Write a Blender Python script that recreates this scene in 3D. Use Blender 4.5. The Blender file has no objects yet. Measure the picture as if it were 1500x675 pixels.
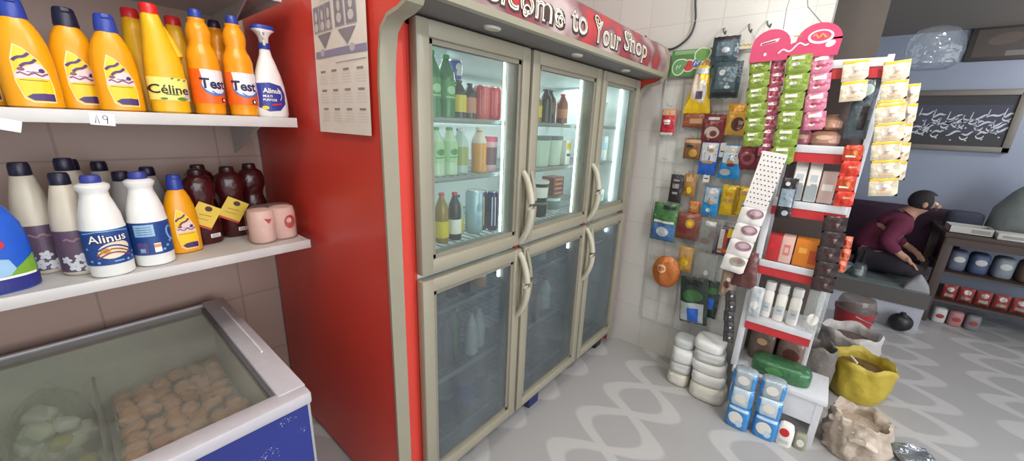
import bpy, bmesh, math, random
from mathutils import Vector, Matrix, noise
C = bpy.context; S = C.scene; COL = S.collection
random.seed(7)
PI = math.pi
R = random.uniform

# ------------------------------------------------------------------ materials
def lin(c):
    out = []
    for v in c[:3]:
        v = v/255.0
        out.append(v/12.92 if v <= 0.04045 else ((v+0.055)/1.055)**2.4)
    return (*out, 1.0)

MATS = {}
def mat(name, rgb=None, rough=.5, metal=0., noi=(30., .08), bump=0., bscale=60., emit=None, spec=.5, coat=0., sub=0.):
    if name in MATS: return MATS[name]
    m = bpy.data.materials.new(name); m.use_nodes = True; MATS[name] = m
    nt = m.node_tree; N = nt.nodes; L = nt.links
    b = N['Principled BSDF']
    b.inputs['Roughness'].default_value = rough; b.inputs['Metallic'].default_value = metal
    b.inputs['Specular IOR Level'].default_value = spec
    b.inputs['Coat Weight'].default_value = coat
    tc = N.new('ShaderNodeTexCoord')
    nz = N.new('ShaderNodeTexNoise'); nz.inputs['Scale'].default_value = noi[0]; nz.inputs['Detail'].default_value = 3
    L.new(tc.outputs['Object'], nz.inputs['Vector'])
    mx = N.new('ShaderNodeMix'); mx.data_type = 'RGBA'
    c = lin(rgb)
    mx.inputs[6].default_value = tuple(v*(1-noi[1]) for v in c[:3])+(1,)
    mx.inputs[7].default_value = tuple(min(1, v*(1+noi[1])) for v in c[:3])+(1,)
    L.new(nz.outputs['Fac'], mx.inputs[0]); L.new(mx.outputs[2], b.inputs['Base Color'])
    if bump:
        n2 = N.new('ShaderNodeTexNoise'); n2.inputs['Scale'].default_value = bscale; n2.inputs['Detail'].default_value = 2
        L.new(tc.outputs['Object'], n2.inputs['Vector'])
        bp = N.new('ShaderNodeBump'); bp.inputs['Strength'].default_value = bump; bp.inputs['Distance'].default_value = .01
        L.new(n2.outputs['Fac'], bp.inputs['Height']); L.new(bp.outputs['Normal'], b.inputs['Normal'])
    if emit:
        b.inputs['Emission Color'].default_value = lin(emit[0]); b.inputs['Emission Strength'].default_value = emit[1]
    return m

def foil(name, rgb, rough=.32, metal=.15):
    return mat(name, rgb, rough, metal, (25, .15), bump=.5, bscale=45, spec=.6)

def film(name, tint=(235, 240, 240), gloss=.12, haze=.06, hazec=(220, 225, 225), bump=0., bscale=30., rough=.06, streak=False):
    """thin clear sheet: glass pane or plastic film"""
    if name in MATS: return MATS[name]
    m = bpy.data.materials.new(name); m.use_nodes = True; MATS[name] = m
    nt = m.node_tree; N = nt.nodes; L = nt.links
    N.remove(N['Principled BSDF']); out = N['Material Output']
    t = N.new('ShaderNodeBsdfTransparent'); t.inputs[0].default_value = lin(tint)
    d = N.new('ShaderNodeBsdfDiffuse'); d.inputs[0].default_value = lin(hazec)
    g = N.new('ShaderNodeBsdfGlossy'); g.inputs['Roughness'].default_value = rough
    g.inputs[0].default_value = (1, 1, 1, 1)
    m1 = N.new('ShaderNodeMixShader'); m2 = N.new('ShaderNodeMixShader')
    tc = N.new('ShaderNodeTexCoord')
    nz = N.new('ShaderNodeTexNoise'); nz.inputs['Scale'].default_value = 5; nz.inputs['Detail'].default_value = 4
    mp = N.new('ShaderNodeMapping'); mp.inputs['Scale'].default_value = (1, 1, .35 if streak else 1)
    L.new(tc.outputs['Object'], mp.inputs[0]); L.new(mp.outputs[0], nz.inputs['Vector'])
    mr = N.new('ShaderNodeMapRange'); mr.inputs[1].default_value = .3; mr.inputs[2].default_value = .7
    mr.inputs[3].default_value = haze*.6; mr.inputs[4].default_value = haze*1.4
    L.new(nz.outputs['Fac'], mr.inputs[0])
    L.new(mr.outputs[0], m1.inputs[0]); L.new(t.outputs[0], m1.inputs[1]); L.new(d.outputs[0], m1.inputs[2])
    lw = N.new('ShaderNodeLayerWeight'); lw.inputs[0].default_value = .5
    pw = N.new('ShaderNodeMath'); pw.operation = 'POWER'; pw.inputs[1].default_value = 4.
    L.new(lw.outputs['Facing'], pw.inputs[0])
    ma = N.new('ShaderNodeMath'); ma.operation = 'MULTIPLY_ADD'; ma.inputs[1].default_value = min(.6, gloss*3); ma.inputs[2].default_value = gloss*.2
    ma.use_clamp = True
    L.new(pw.outputs[0], ma.inputs[0]); L.new(ma.outputs[0], m2.inputs[0])
    L.new(m1.outputs[0], m2.inputs[1]); L.new(g.outputs[0], m2.inputs[2]); L.new(m2.outputs[0], out.inputs[0])
    if bump:
        n2 = N.new('ShaderNodeTexNoise'); n2.inputs['Scale'].default_value = bscale
        L.new(tc.outputs['Object'], n2.inputs['Vector'])
        bp = N.new('ShaderNodeBump'); bp.inputs['Strength'].default_value = bump; bp.inputs['Distance'].default_value = .02
        L.new(n2.outputs['Fac'], bp.inputs['Height'])
        L.new(bp.outputs['Normal'], g.inputs['Normal'])
    return m

# ------------------------------------------------------------------ geometry builder
class G:
    def __init__(s): s.bm = bmesh.new(); s.mats = []
    def mi(s, m):
        if m not in s.mats: s.mats.append(m)
        return s.mats.index(m)
    def _new(s, faces, m):
        i = s.mi(m)
        for f in faces: f.material_index = i
    def box(s, c, sz, m, rot=None, bev=0., seg=2):
        r = bmesh.ops.create_cube(s.bm, size=1)
        M = Matrix.Translation(c) @ (rot.to_4x4() if rot else Matrix()) @ Matrix.Diagonal((*sz, 1))
        bmesh.ops.transform(s.bm, matrix=M, verts=r['verts'])
        fs = set(f for v in r['verts'] for f in v.link_faces)
        s._new(fs, m)
        if bev:
            es = list(set(e for v in r['verts'] for e in v.link_edges))
            bmesh.ops.bevel(s.bm, geom=es, offset=bev, segments=seg, affect='EDGES', profile=.5)
        return s
    def bx(s, x0, x1, y0, y1, z0, z1, m, bev=0.):
        return s.box(((x0+x1)/2, (y0+y1)/2, (z0+z1)/2), (x1-x0, y1-y0, z1-z0), m, None, bev)
    def loft(s, rings, m, cap0=True, cap1=True, closed=True):
        V = [[s.bm.verts.new(p) for p in r] for r in rings]; fs = []
        n = len(V[0])
        for a, b in zip(V, V[1:]):
            for i in range(n if closed else n-1):
                j = (i+1) % n
                fs.append(s.bm.faces.new((a[i], a[j], b[j], b[i])))
        if cap0: fs.append(s.bm.faces.new(V[0][::-1]))
        if cap1: fs.append(s.bm.faces.new(V[-1]))
        s._new(fs, m)
        if closed: bmesh.ops.recalc_face_normals(s.bm, faces=fs)
        return s
    def spec(s, sp, m, n=28, p=2., cap0=True, cap1=True, at=(0, 0, 0)):
        rings = []
        for e in sp:
            z, rx, ry = e[:3]; cx = e[3] if len(e) > 3 else 0.; cy = e[4] if len(e) > 4 else 0.
            rings.append([Vector((at[0]+cx+rx*sg(math.cos(t), 2/p), at[1]+cy+ry*sg(math.sin(t), 2/p), at[2]+z)) for t in [2*PI*i/n for i in range(n)]])
        return s.loft(rings, m, cap0, cap1)
    def tube(s, pts, r, m, n=8, flat=1.):
        pts = [Vector(p) for p in pts]; rings = []
        up = Vector((0, 0, 1))
        for i, p in enumerate(pts):
            d = (pts[min(i+1, len(pts)-1)]-pts[max(i-1, 0)]).normalized()
            a = d.cross(up)
            if a.length < .05: a = d.cross(Vector((0, 1, 0)))
            a.normalize(); b = d.cross(a)
            rr = r[i] if isinstance(r, (list, tuple)) else r
            rings.append([p+a*math.cos(t)*rr+b*math.sin(t)*rr*flat for t in [2*PI*k/n for k in range(n)]])
        return s.loft(rings, m)
    def prism(s, poly, axis, a0, a1, m):
        """poly of 2-D points extruded along an axis: x -> (y,z), y -> (x,z), z -> (x,y)"""
        f = {'x': lambda p, t: (t, p[0], p[1]), 'y': lambda p, t: (p[0], t, p[1]), 'z': lambda p, t: (p[0], p[1], t)}[axis]
        return s.loft([[Vector(f(p, a0)) for p in poly], [Vector(f(p, a1)) for p in poly]], m)
    def sphere(s, c, r, m, seg=12, sc=(1, 1, 1), wob=0.):
        o = bmesh.ops.create_uvsphere(s.bm, u_segments=seg, v_segments=max(6, seg*2//3), radius=1)
        for v in o['verts']:
            k = 1 + (noise.noise(v.co*1.7+Vector(c)*37)*wob if wob else 0)
            v.co = Vector((v.co.x*r*sc[0]*k+c[0], v.co.y*r*sc[1]*k+c[1], v.co.z*r*sc[2]*k+c[2]))
        s._new(set(f for v in o['verts'] for f in v.link_faces), m); return s
    def sheet(s, fn, nu, nv, m):
        V = [[s.bm.verts.new(fn(i/nu, j/nv)) for i in range(nu+1)] for j in range(nv+1)]
        fs = [s.bm.faces.new((V[j][i], V[j][i+1], V[j+1][i+1], V[j+1][i])) for j in range(nv) for i in range(nu)]
        s._new(fs, m); return s
    def decal(s, poly, surf, m, off=.0012, step=.012, tri=None):
        """flat 2-D outline laid onto surf(u, v, off)"""
        t = bmesh.new()
        if tri:
            vs = [t.verts.new((a, 0, b)) for a, b in tri[0]]
            for f in tri[1]:
                try: t.faces.new([vs[i] for i in f])
                except ValueError: pass
        else:
            t.faces.new([t.verts.new((a, 0, b)) for a, b in poly])
            bmesh.ops.triangulate(t, faces=t.faces[:])
        for ax, no in ((0, (1, 0, 0)), (2, (0, 0, 1))):
            if not t.verts: break
            lo = min(v.co[ax] for v in t.verts); hi = max(v.co[ax] for v in t.verts)
            k = math.ceil(lo/step)
            while k*step < hi and (hi-lo)/step < 80:
                p = [0, 0, 0]; p[ax] = k*step
                bmesh.ops.bisect_plane(t, geom=t.verts[:]+t.edges[:]+t.faces[:], plane_co=p, plane_no=no)
                k += 1
        mp = {v: s.bm.verts.new(surf(v.co.x, v.co.z, off)) for v in t.verts}
        fs = []
        for f in t.faces:
            try: fs.append(s.bm.faces.new([mp[v] for v in f.verts]))
            except ValueError: pass
        s._new(fs, m); t.free(); return s
    def rect(s, cu, cv, w, h, surf, m, off=.0012, step=.012, sk=0.):
        return s.decal([(cu-w/2, cv-h/2), (cu+w/2, cv-h/2+sk), (cu+w/2, cv+h/2+sk), (cu-w/2, cv+h/2)], surf, m, off, step)
    def oval(s, cu, cv, w, h, surf, m, off=.0014, rot=0., n=20, step=.012):
        c, q = math.cos(rot), math.sin(rot)
        return s.decal([(cu+w/2*math.cos(t)*c-h/2*math.sin(t)*q, cv+w/2*math.cos(t)*q+h/2*math.sin(t)*c) for t in [2*PI*i/n for i in range(n)]], surf, m, off, step)
    def stroke(s, pts, w, surf, m, off=.0016, step=.012):
        """ribbon of width w (number or list) along 2-D points"""
        P = [Vector(p) for p in pts]; Lf, Rt = [], []
        for i, p in enumerate(P):
            d = (P[min(i+1, len(P)-1)]-P[max(i-1, 0)])
            d = d.normalized() if d.length else Vector((1, 0)); nrm = Vector((-d.y, d.x))
            ww = (w[i] if isinstance(w, (list, tuple)) else w)/2
            Lf.append(p+nrm*ww); Rt.append(p-nrm*ww)
        n = len(P)
        return s.decal(None, surf, m, off, step, tri=([tuple(p) for p in Lf+Rt], [(n+i, n+i+1, i+1, i) for i in range(n-1)]))
    def text(s, body, cu, cv, h, surf, m, off=.002, sx=1., bold=0., rot=0., step=.01, shear=0.):
        vs, fs = text_mesh(body, bold, shear)
        xs = [a for a, b in vs]; ys = [b for a, b in vs]
        mx, my = (min(xs)+max(xs))/2, (min(ys)+max(ys))/2
        c, q = math.cos(rot), math.sin(rot)
        P = []
        for a, b in vs:
            a = (a-mx)*h*sx; b = (b-my)*h
            P.append((cu+a*c-b*q, cv+a*q+b*c))
        return s.decal(None, surf, m, off, step, tri=(P, fs))
    def shift(s, v):
        bmesh.ops.translate(s.bm, vec=v, verts=s.bm.verts[:]); return s
    def xform(s, M):
        bmesh.ops.transform(s.bm, matrix=M, verts=s.bm.verts[:]); return s
    def done(s, name, parent=None, loc=None, rotz=0., label=None, cat=None, group=None, kind=None, smooth=38, world=False, rot=None):
        if world and parent is not None: s.shift(-Vector(parent.location))
        me = bpy.data.meshes.new(name); s.bm.to_mesh(me); s.bm.free()
        for m in s.mats: me.materials.append(m)
        if smooth:
            me.polygons.foreach_set('use_smooth', [True]*len(me.polygons)); me.set_sharp_from_angle(angle=math.radians(smooth))
        o = bpy.data.objects.new(name, me); COL.objects.link(o)
        if parent is not None: o.parent = parent
        if loc is not None: o.location = loc
        o.rotation_euler = rot if rot else (0, 0, rotz)
        tag(o, label, cat, group, kind)
        return o

def sg(v, e): return math.copysign(abs(v)**e, v)
def tag(o, label=None, cat=None, group=None, kind=None):
    for k, v in (('label', label), ('category', cat), ('group', group), ('kind', kind)):
        if v: o[k] = v
    return o
def thing(name, label, cat, loc=(0, 0, 0), rotz=0., group=None, rot=None):
    o = bpy.data.objects.new(name, None); COL.objects.link(o); o.empty_display_size = .05
    o.location = loc; o.rotation_euler = rot if rot else (0, 0, rotz)
    return tag(o, label, cat, group)
def dup(root, loc, rotz=0., label=None, group=None, rot=None):
    def cp(o, par):
        c = o.copy(); COL.objects.link(c)
        if par is not None: c.parent = par
        for ch in [k for k in KIDS(o)]: cp(ch, c)
        return c
    r = cp(root, None); r.location = loc; r.rotation_euler = rot if rot else (0, 0, rotz)
    if label: r['label'] = label
    if group: r['group'] = group
    return r
def KIDS(o): return list(o.children)

TXT = {}
def text_mesh(body, bold=0., shear=0.):
    k = (body, bold, shear)
    if k not in TXT:
        cu = bpy.data.curves.new('lettering', 'FONT'); cu.body = body; cu.size = 1; cu.offset = bold; cu.shear = shear; cu.resolution_u = 3
        ob = bpy.data.objects.new('lettering', cu); COL.objects.link(ob)
        me = bpy.data.meshes.new_from_object(ob.evaluated_get(C.evaluated_depsgraph_get()))
        TXT[k] = ([(v.co.x, v.co.y) for v in me.vertices], [tuple(p.vertices) for p in me.polygons])
        bpy.data.objects.remove(ob); bpy.data.curves.remove(cu); bpy.data.meshes.remove(me)
    return TXT[k]

def flat(y0=0.): return lambda u, v, off: Vector((u, y0-off, v))
def spec_surf(sp, p=2.):
    """front (-Y) surface of a lofted bottle: u across, v up"""
    def f(u, v, off):
        for a, b in zip(sp, sp[1:]):
            if a[0] <= v <= b[0] and b[0] > a[0]: break
        t = min(1, max(0, (v-a[0])/(b[0]-a[0] or 1)))
        g = lambda i: (a[i] if len(a) > i else 0)*(1-t)+(b[i] if len(b) > i else 0)*t
        rx, ry, cx = g(1)+off, g(2)+off, g(3)
        x = max(-.999, min(.999, (u-cx)/rx))
        return Vector((cx+x*rx, g(4)-ry*(1-abs(x)**p)**(1/p), v))
    return f
def wrap_surf(sp):
    """u is arc length round a lathe bottle, 0 at the front"""
    def f(u, v, off):
        for a, b in zip(sp, sp[1:]):
            if a[0] <= v <= b[0] and b[0] > a[0]: break
        t = min(1, max(0, (v-a[0])/(b[0]-a[0] or 1)))
        r = a[1]*(1-t)+b[1]*t; th = u/max(r, .001); r += off
        return Vector((r*math.sin(th), -r*math.cos(th), v))
    return f
def band(g, sp, v0, v1, a0, a1, m, off=.0008, p=2., n=24):
    """label band on a lofted bottle between two heights and two angles (0 = front)"""
    def at(v):
        for a, b in zip(sp, sp[1:]):
            if a[0] <= v <= b[0] and b[0] > a[0]: break
        t = min(1, max(0, (v-a[0])/(b[0]-a[0] or 1)))
        return [(a[i] if len(a) > i else 0)*(1-t)+(b[i] if len(b) > i else 0)*t for i in range(5)]
    hs = sorted(set([v0, v1]+[e[0] for e in sp if v0 < e[0] < v1]))
    def fn(i, j):
        z, rx, ry, cx, cy = at(hs[round(j*(len(hs)-1))]); t = a0+(a1-a0)*i
        return Vector((cx+(rx+off)*sg(math.sin(t), 2/p), cy-(ry+off)*sg(math.cos(t), 2/p), z))
    g.sheet(fn, n, len(hs)-1, m)

# common materials
WHITE = mat('white_plastic', (228, 228, 224), .35)
CREAM = mat('cream_frame', (146, 140, 122), .42, noi=(8, .05))
REDP = mat('red_panel', (204, 62, 50), .34, noi=(3, .06), spec=.5)
REDF = mat('red_fascia', (190, 48, 52), .45)
SHELFW = mat('white_enamel', (198, 195, 192), .4, noi=(14, .07))
WIRE = mat('grey_wire', (150, 152, 150), .4, .6)
BLACK = mat('black_plastic', (28, 28, 32), .4)
BLUECAP = mat('blue_cap', (40, 62, 150), .38)
NAVY = mat('navy_cap', (26, 26, 52), .38)
YELB = mat('yellow_bottle', (228, 154, 16), .3, noi=(12, .06))
INK = mat('dark_ink', (34, 26, 70), .5)
LWHITE = mat('label_white', (240, 236, 228), .45)

# ------------------------------------------------------------------ the setting
def floor_material():
    m = bpy.data.materials.new('floor_tile'); m.use_nodes = True
    nt = m.node_tree; N = nt.nodes; L = nt.links; b = N['Principled BSDF']
    def nd(t, **k):
        n = N.new(t)
        for a, v in k.items(): setattr(n, a, v)
        return n
    def ma(op, a, c=None):
        n = nd('ShaderNodeMath', operation=op)
        for i, v in enumerate((a, c)):
            if v is None: continue
            if isinstance(v, (int, float)): n.inputs[i].default_value = v
            else: L.new(v, n.inputs[i])
        return n.outputs[0]
    tc = nd('ShaderNodeTexCoord')
    nz = nd('ShaderNodeTexNoise'); nz.inputs['Scale'].default_value = 2.2
    L.new(tc.outputs['Object'], nz.inputs['Vector'])
    wv = nd('ShaderNodeVectorMath', operation='MULTIPLY_ADD'); L.new(nz.outputs['Color'], wv.inputs[0])
    wv.inputs[1].default_value = (.08, .08, 0); L.new(tc.outputs['Object'], wv.inputs[2])
    sp = nd('ShaderNodeSeparateXYZ'); L.new(wv.outputs[0], sp.inputs[0])
    k = 2*PI/.60
    x = ma('MULTIPLY', sp.outputs[0], k); y = ma('MULTIPLY', sp.outputs[1], k)
    w1 = ma('MULTIPLY', ma('SINE', x), .95)
    b1 = ma('ABSOLUTE', ma('SINE', ma('ADD', ma('MULTIPLY', y, .5), w1)))
    b2 = ma('ABSOLUTE', ma('SINE', ma('SUBTRACT', ma('MULTIPLY', y, .5), w1)))
    g = ma('MINIMUM', b1, b2)
    mr = nd('ShaderNodeMapRange'); mr.inputs[1].default_value = .22; mr.inputs[2].default_value = .32
    L.new(g, mr.inputs[0])
    mx = nd('ShaderNodeMix', data_type='RGBA'); mx.inputs[6].default_value = lin((194, 192, 191)); mx.inputs[7].default_value = lin((172, 170, 170))
    L.new(mr.outputs[0], mx.inputs[0])
    n2 = nd('ShaderNodeTexNoise'); n2.inputs['Scale'].default_value = 6; L.new(tc.outputs['Object'], n2.inputs['Vector'])
    m2 = nd('ShaderNodeMix', data_type='RGBA', blend_type='MULTIPLY'); m2.inputs[0].default_value = .25
    L.new(mx.outputs[2], m2.inputs[6]); L.new(n2.outputs['Color'], m2.inputs[7])
    L.new(mx.outputs[2], b.inputs['Base Color']); b.inputs['Roughness'].default_value = .32
    return m

def tile_material(name, base, joint, w, h, off=0., rough=.25, mort=.004, rotx=False, spec=.5):
    m = bpy.data.materials.new(name); m.use_nodes = True
    nt = m.node_tree; N = nt.nodes; L = nt.links; b = N['Principled BSDF']
    tc = N.new('ShaderNodeTexCoord'); mp = N.new('ShaderNodeMapping')
    sp = N.new('ShaderNodeSeparateXYZ'); cb = N.new('ShaderNodeCombineXYZ')
    L.new(tc.outputs['Object'], sp.inputs[0])
    L.new(sp.outputs[0 if rotx else 1], cb.inputs[0]); L.new(sp.outputs[2], cb.inputs[1])
    br = N.new('ShaderNodeTexBrick'); br.offset = off; br.inputs['Scale'].default_value = 1
    br.inputs['Brick Width'].default_value = w; br.inputs['Row Height'].default_value = h
    br.inputs['Mortar Size'].default_value = mort; br.inputs['Mortar Smooth'].default_value = .3
    br.inputs['Color1'].default_value = lin(base); br.inputs['Color2'].default_value = lin(tuple(v*.98 for v in base)); br.inputs['Mortar'].default_value = lin(joint)
    L.new(cb.outputs[0], br.inputs['Vector']); L.new(br.outputs['Color'], b.inputs['Base Color'])
    bp = N.new('ShaderNodeBump'); bp.inputs['Strength'].default_value = .25; bp.inputs['Distance'].default_value = .003; bp.invert = True
    L.new(br.outputs['Fac'], bp.inputs['Height']); L.new(bp.outputs['Normal'], b.inputs['Normal'])
    b.inputs['Roughness'].default_value = rough; b.inputs['Specular IOR Level'].default_value = spec
    return m
TILE = tile_material('white_wall_tile', (204, 202, 196), (190, 188, 182), .2, .3, mort=.003)
BTILE = tile_material('beige_wall_tile', (178, 152, 140), (158, 134, 124), .45, .33, rough=.4, rotx=True, spec=.3)
BLUEW = mat('blue_grey_paint', (150, 158, 176), .8, noi=(2, .05))
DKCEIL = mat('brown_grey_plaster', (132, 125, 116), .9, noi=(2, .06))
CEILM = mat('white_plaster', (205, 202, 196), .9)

def struct(g, name): return g.done(name, kind='structure', smooth=0)
struct(G().bx(-2.2, 6.0, -3.2, 2.2, -.08, 0, floor_material()), 'floor')
struct(G().bx(-2.2, 2.6, 2.03, 2.15, 0, 2.8, BTILE), 'wall_back')
struct(G().bx(2.45, 2.6, .13, 2.03, 0, 2.8, TILE), 'wall_right')
struct(G().bx(-2.2, 2.6, -3.2, 2.15, 2.8, 2.9, CEILM), 'ceiling')
struct(G().bx(-2.2, -2.1, -3.2, 2.03, 0, 2.8, CEILM), 'wall_left')
struct(G().bx(5.4, 5.55, -3.2, 1.0, 0, 2.62, BLUEW), 'wall_far')
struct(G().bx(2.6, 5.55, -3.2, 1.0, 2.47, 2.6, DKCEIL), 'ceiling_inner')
struct(G().bx(2.6, 5.4, .9, 1.0, 0, 2.47, BLUEW), 'wall_inner')
struct(G().bx(2.45, 2.6, -3.2, .13, 2.47, 2.8, CEILM), 'wall_header')
struct(G().bx(2.88, 2.98, -.07, .9, 0, 2.47, mat('dark_wood_partition', (84, 74, 68), .6, noi=(6, .15))), 'wall_partition')

# ------------------------------------------------------------------ display fridge
def build_fridge():
    t = thing('display_fridge', 'red three-bay upright drinks fridge with cream framed glass doors and lettered canopy', 'fridge', (.6, .98, 0))
    P = [(.985, 1.60), (.975, 1.68), (.962, 1.73), (.93, 1.758), (.88, 1.768), (.85, 1.78), (.834, 1.81), (.828, 1.86), (.832, 1.915), (.85, 1.955), (.90, 1.985), (.97, 2.012)]
    prof = [(2.0, .03), (.985, .03)]+P+[(2.0, 2.012)]
    for x0, x1, nm in ((.605, .645, 'side_panel'), (2.328, 2.365, 'side_panel')):
        G().prism(prof, 'x', x0, x1, REDP).done(nm, t, world=True)
        g = G(); line = [(.985, .03)]+P
        rings = []
        for i, (y, z) in enumerate(line):
            a = Vector(line[max(i-1, 0)]); b = Vector(line[min(i+1, len(line)-1)]); d = (b-a).normalized(); n = Vector((-d.y, d.x))
            if n.x > 0 and i == 0: n = -n
            if d.y >= 0 and n.x > 0: n = -n
            n = Vector((-abs(n.x), n.y)) if i < 3 else n
            q = Vector((y, z))
            c = q+n*.006; e = q-n*.004
            rings.append([Vector((x0-.006, c.x, c.y)), Vector((x1+.004, c.x, c.y)), Vector((x1+.004, e.x, e.y)), Vector((x0-.006, e.x, e.y))])
        g.loft(rings, CREAM); g.done('edge_trim', t, world=True)
    liner = mat('fridge_liner', (206, 214, 212), .4)
    G().bx(.645, 2.328, 1.60, 2.0, .1, 2.0, liner).done('back_panel', t, world=True)
    G().bx(.645, 2.328, .995, 2.0, .08, .125, mat('fridge_base_grey', (120, 116, 110), .5)).bx(.66, 2.31, 1.2, 1.95, .03, .08, BLACK).done('base', t, world=True)
    g = G().bx(.646, .70, .995, 1.6, .125, 1.79, REDP); g.bx(2.30, 2.327, .995, 1.6, .125, 1.79, REDP); g.bx(.699, .713, .995, 1.008, .125, 1.79, REDP)
    g.bx(.70, 2.30, .995, 1.6, 1.765, 1.79, REDP); g.done('front_frame', t, world=True)
    g = G(); g.bx(.70, .712, 1.01, 1.6, .125, 1.765, liner).bx(2.285, 2.30, 1.01, 1.6, .125, 1.765, liner).bx(.712, 2.285, 1.0, 1.6, .975, .998, liner)
    g.bx(.712, 2.285, 1.01, 1.6, 1.755, 1.765, liner); g.done('inner_liner', t, world=True)
    for x in (1.245, 1.833):
        G().bx(x-.02, x+.02, .996, 1.04, .125, 1.765, mat('mullion_red', (170, 62, 52), .4)).bx(x-.052, x-.02, 1.0, 1.04, .125, 1.765, CREAM).done('mullion', t, world=True)
    # canopy: underside, lip, curved sign face
    CP = [(.995, 1.79), (.86, 1.793), (.838, 1.80), (.834, 1.815), (.829, 1.86), (.832, 1.915), (.85, 1.955), (.90, 1.985), (.97, 2.012), (.995, 2.012)]
    G().prism(CP, 'x', .645, 2.328, mat('canopy_grey', (110, 106, 104), .55)).done('canopy', t, world=True)
    G().prism([(.842, 1.796), (.829, 1.80), (.826, 1.82), (.838, 1.822)], 'x', .65, 2.326, CREAM).done('canopy_lip', t, world=True)
    FACE = [(.833, 1.822), (.829, 1.86), (.832, 1.915), (.85, 1.955), (.90, 1.985), (.97, 2.012)]
    fl = [0.]
    for a, b in zip(FACE, FACE[1:]): fl.append(fl[-1]+math.hypot(b[0]-a[0], b[1]-a[1]))
    def face(u, v, off):
        v = max(0, min(fl[-1]-1e-6, v))
        for i in range(len(fl)-1):
            if fl[i] <= v <= fl[i+1]: break
        k = (v-fl[i])/(fl[i+1]-fl[i]); a, b = FACE[i], FACE[i+1]
        y = a[0]+(b[0]-a[0])*k; z = a[1]+(b[1]-a[1])*k
        n = Vector((b[1]-a[1], -(b[0]-a[0]))).normalized()
        return Vector((u, y-n.x*off, z-n.y*off))
    # sign print: red with pale pink clouds
    m = bpy.data.materials.new('sign_print'); m.use_nodes = True; N = m.node_tree.nodes; L = m.node_tree.links; b = N['Principled BSDF']
    tc = N.new('ShaderNodeTexCoord'); nz = N.new('ShaderNodeTexNoise'); nz.inputs['Scale'].default_value = 5.5; nz.inputs['Detail'].default_value = 1.5
    L.new(tc.outputs['Object'], nz.inputs['Vector'])
    cr = N.new('ShaderNodeValToRGB'); e = cr.color_ramp.elements
    e[0].position = .34; e[0].color = lin((168, 40, 46)); e[1].position = .66; e[1].color = lin((178, 158, 158)); x = e.new(.46); x.color = lin((112, 56, 66))
    L.new(nz.outputs['Fac'], cr.inputs[0]); L.new(cr.outputs[0], b.inputs['Base Color']); b.inputs['Roughness'].default_value = .35
    g = G(); g.sheet(lambda i, j: face(.652+i*1.672, j*fl[-1], .002), 30, 12, m)
    sign = g.done('sign_panel', t, world=True)
    g = G(); OUT = mat('sign_outline', (58, 40, 34), .5); LET = mat('sign_letter', (226, 218, 200), .45)
    for word, x0, x1, cv, h in (('Welcome', .70, 1.235, .058, .115), ('to', 1.30, 1.412, .06, .12), ('Your', 1.475, 1.71, .058, .115), ('Shop', 1.757, 2.02, .060, .112)):
        vs, _ = text_mesh(word, .0, .0); wd = max(a for a, b_ in vs)-min(a for a, b_ in vs)
        sx = (x1-x0)/wd/h
        g.text(word, (x0+x1)/2+.003, cv-.002, h*1.05, face, OUT, .003, sx, .045, step=.03)
        g.text(word, (x0+x1)/2, cv, h*1.02, face, LET, .0045, sx, .012, step=.03)
        g.text(word, (x0+x1)/2, cv, h*1.0, face, OUT, .0055, sx, -.032, step=.03)
    # curled tails under and over the words
    for (cx, cy, s_) in ((1.03, .022, 1), (1.225, .035, 1), (1.80, .09, -1), (1.50, .095, -1)):
        pts = [(cx+s_*.024*(1-k/16)*math.cos(k*.55), cy+.024*(1-k/16)*math.sin(k*.55)) for k in range(15)]
        g.stroke(pts, .009, face, OUT, .005, .03); g.stroke(pts, .005, face, LET, .0062, .03)
    g.done('lettering', sign).location = (0, 0, 0)
    sign.children[0].data.transform(Matrix.Translation(-Vector(t.location)))
    LED = mat('canopy_lamp_glass', (190, 186, 176), .3)
    for x in (.95, 1.465, 1.945):
        G().spec([(1.786, .03, .018), (1.793, .036, .022)], LED, 20, at=(x, .895, 0)).done('downlight', t, world=True)
    # doors
    GLASS_U = film('door_glass', (238, 244, 241), .14, .045, (205, 215, 210), streak=True)
    GLASS_L = film('misted_door_glass', (214, 222, 224), .14, .19, (150, 156, 160), streak=True)
    EDGES = [(.705, 1.238), (1.252, 1.826), (1.840, 2.318)]
    gasket = mat('door_gasket', (128, 122, 108), .6)
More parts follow.
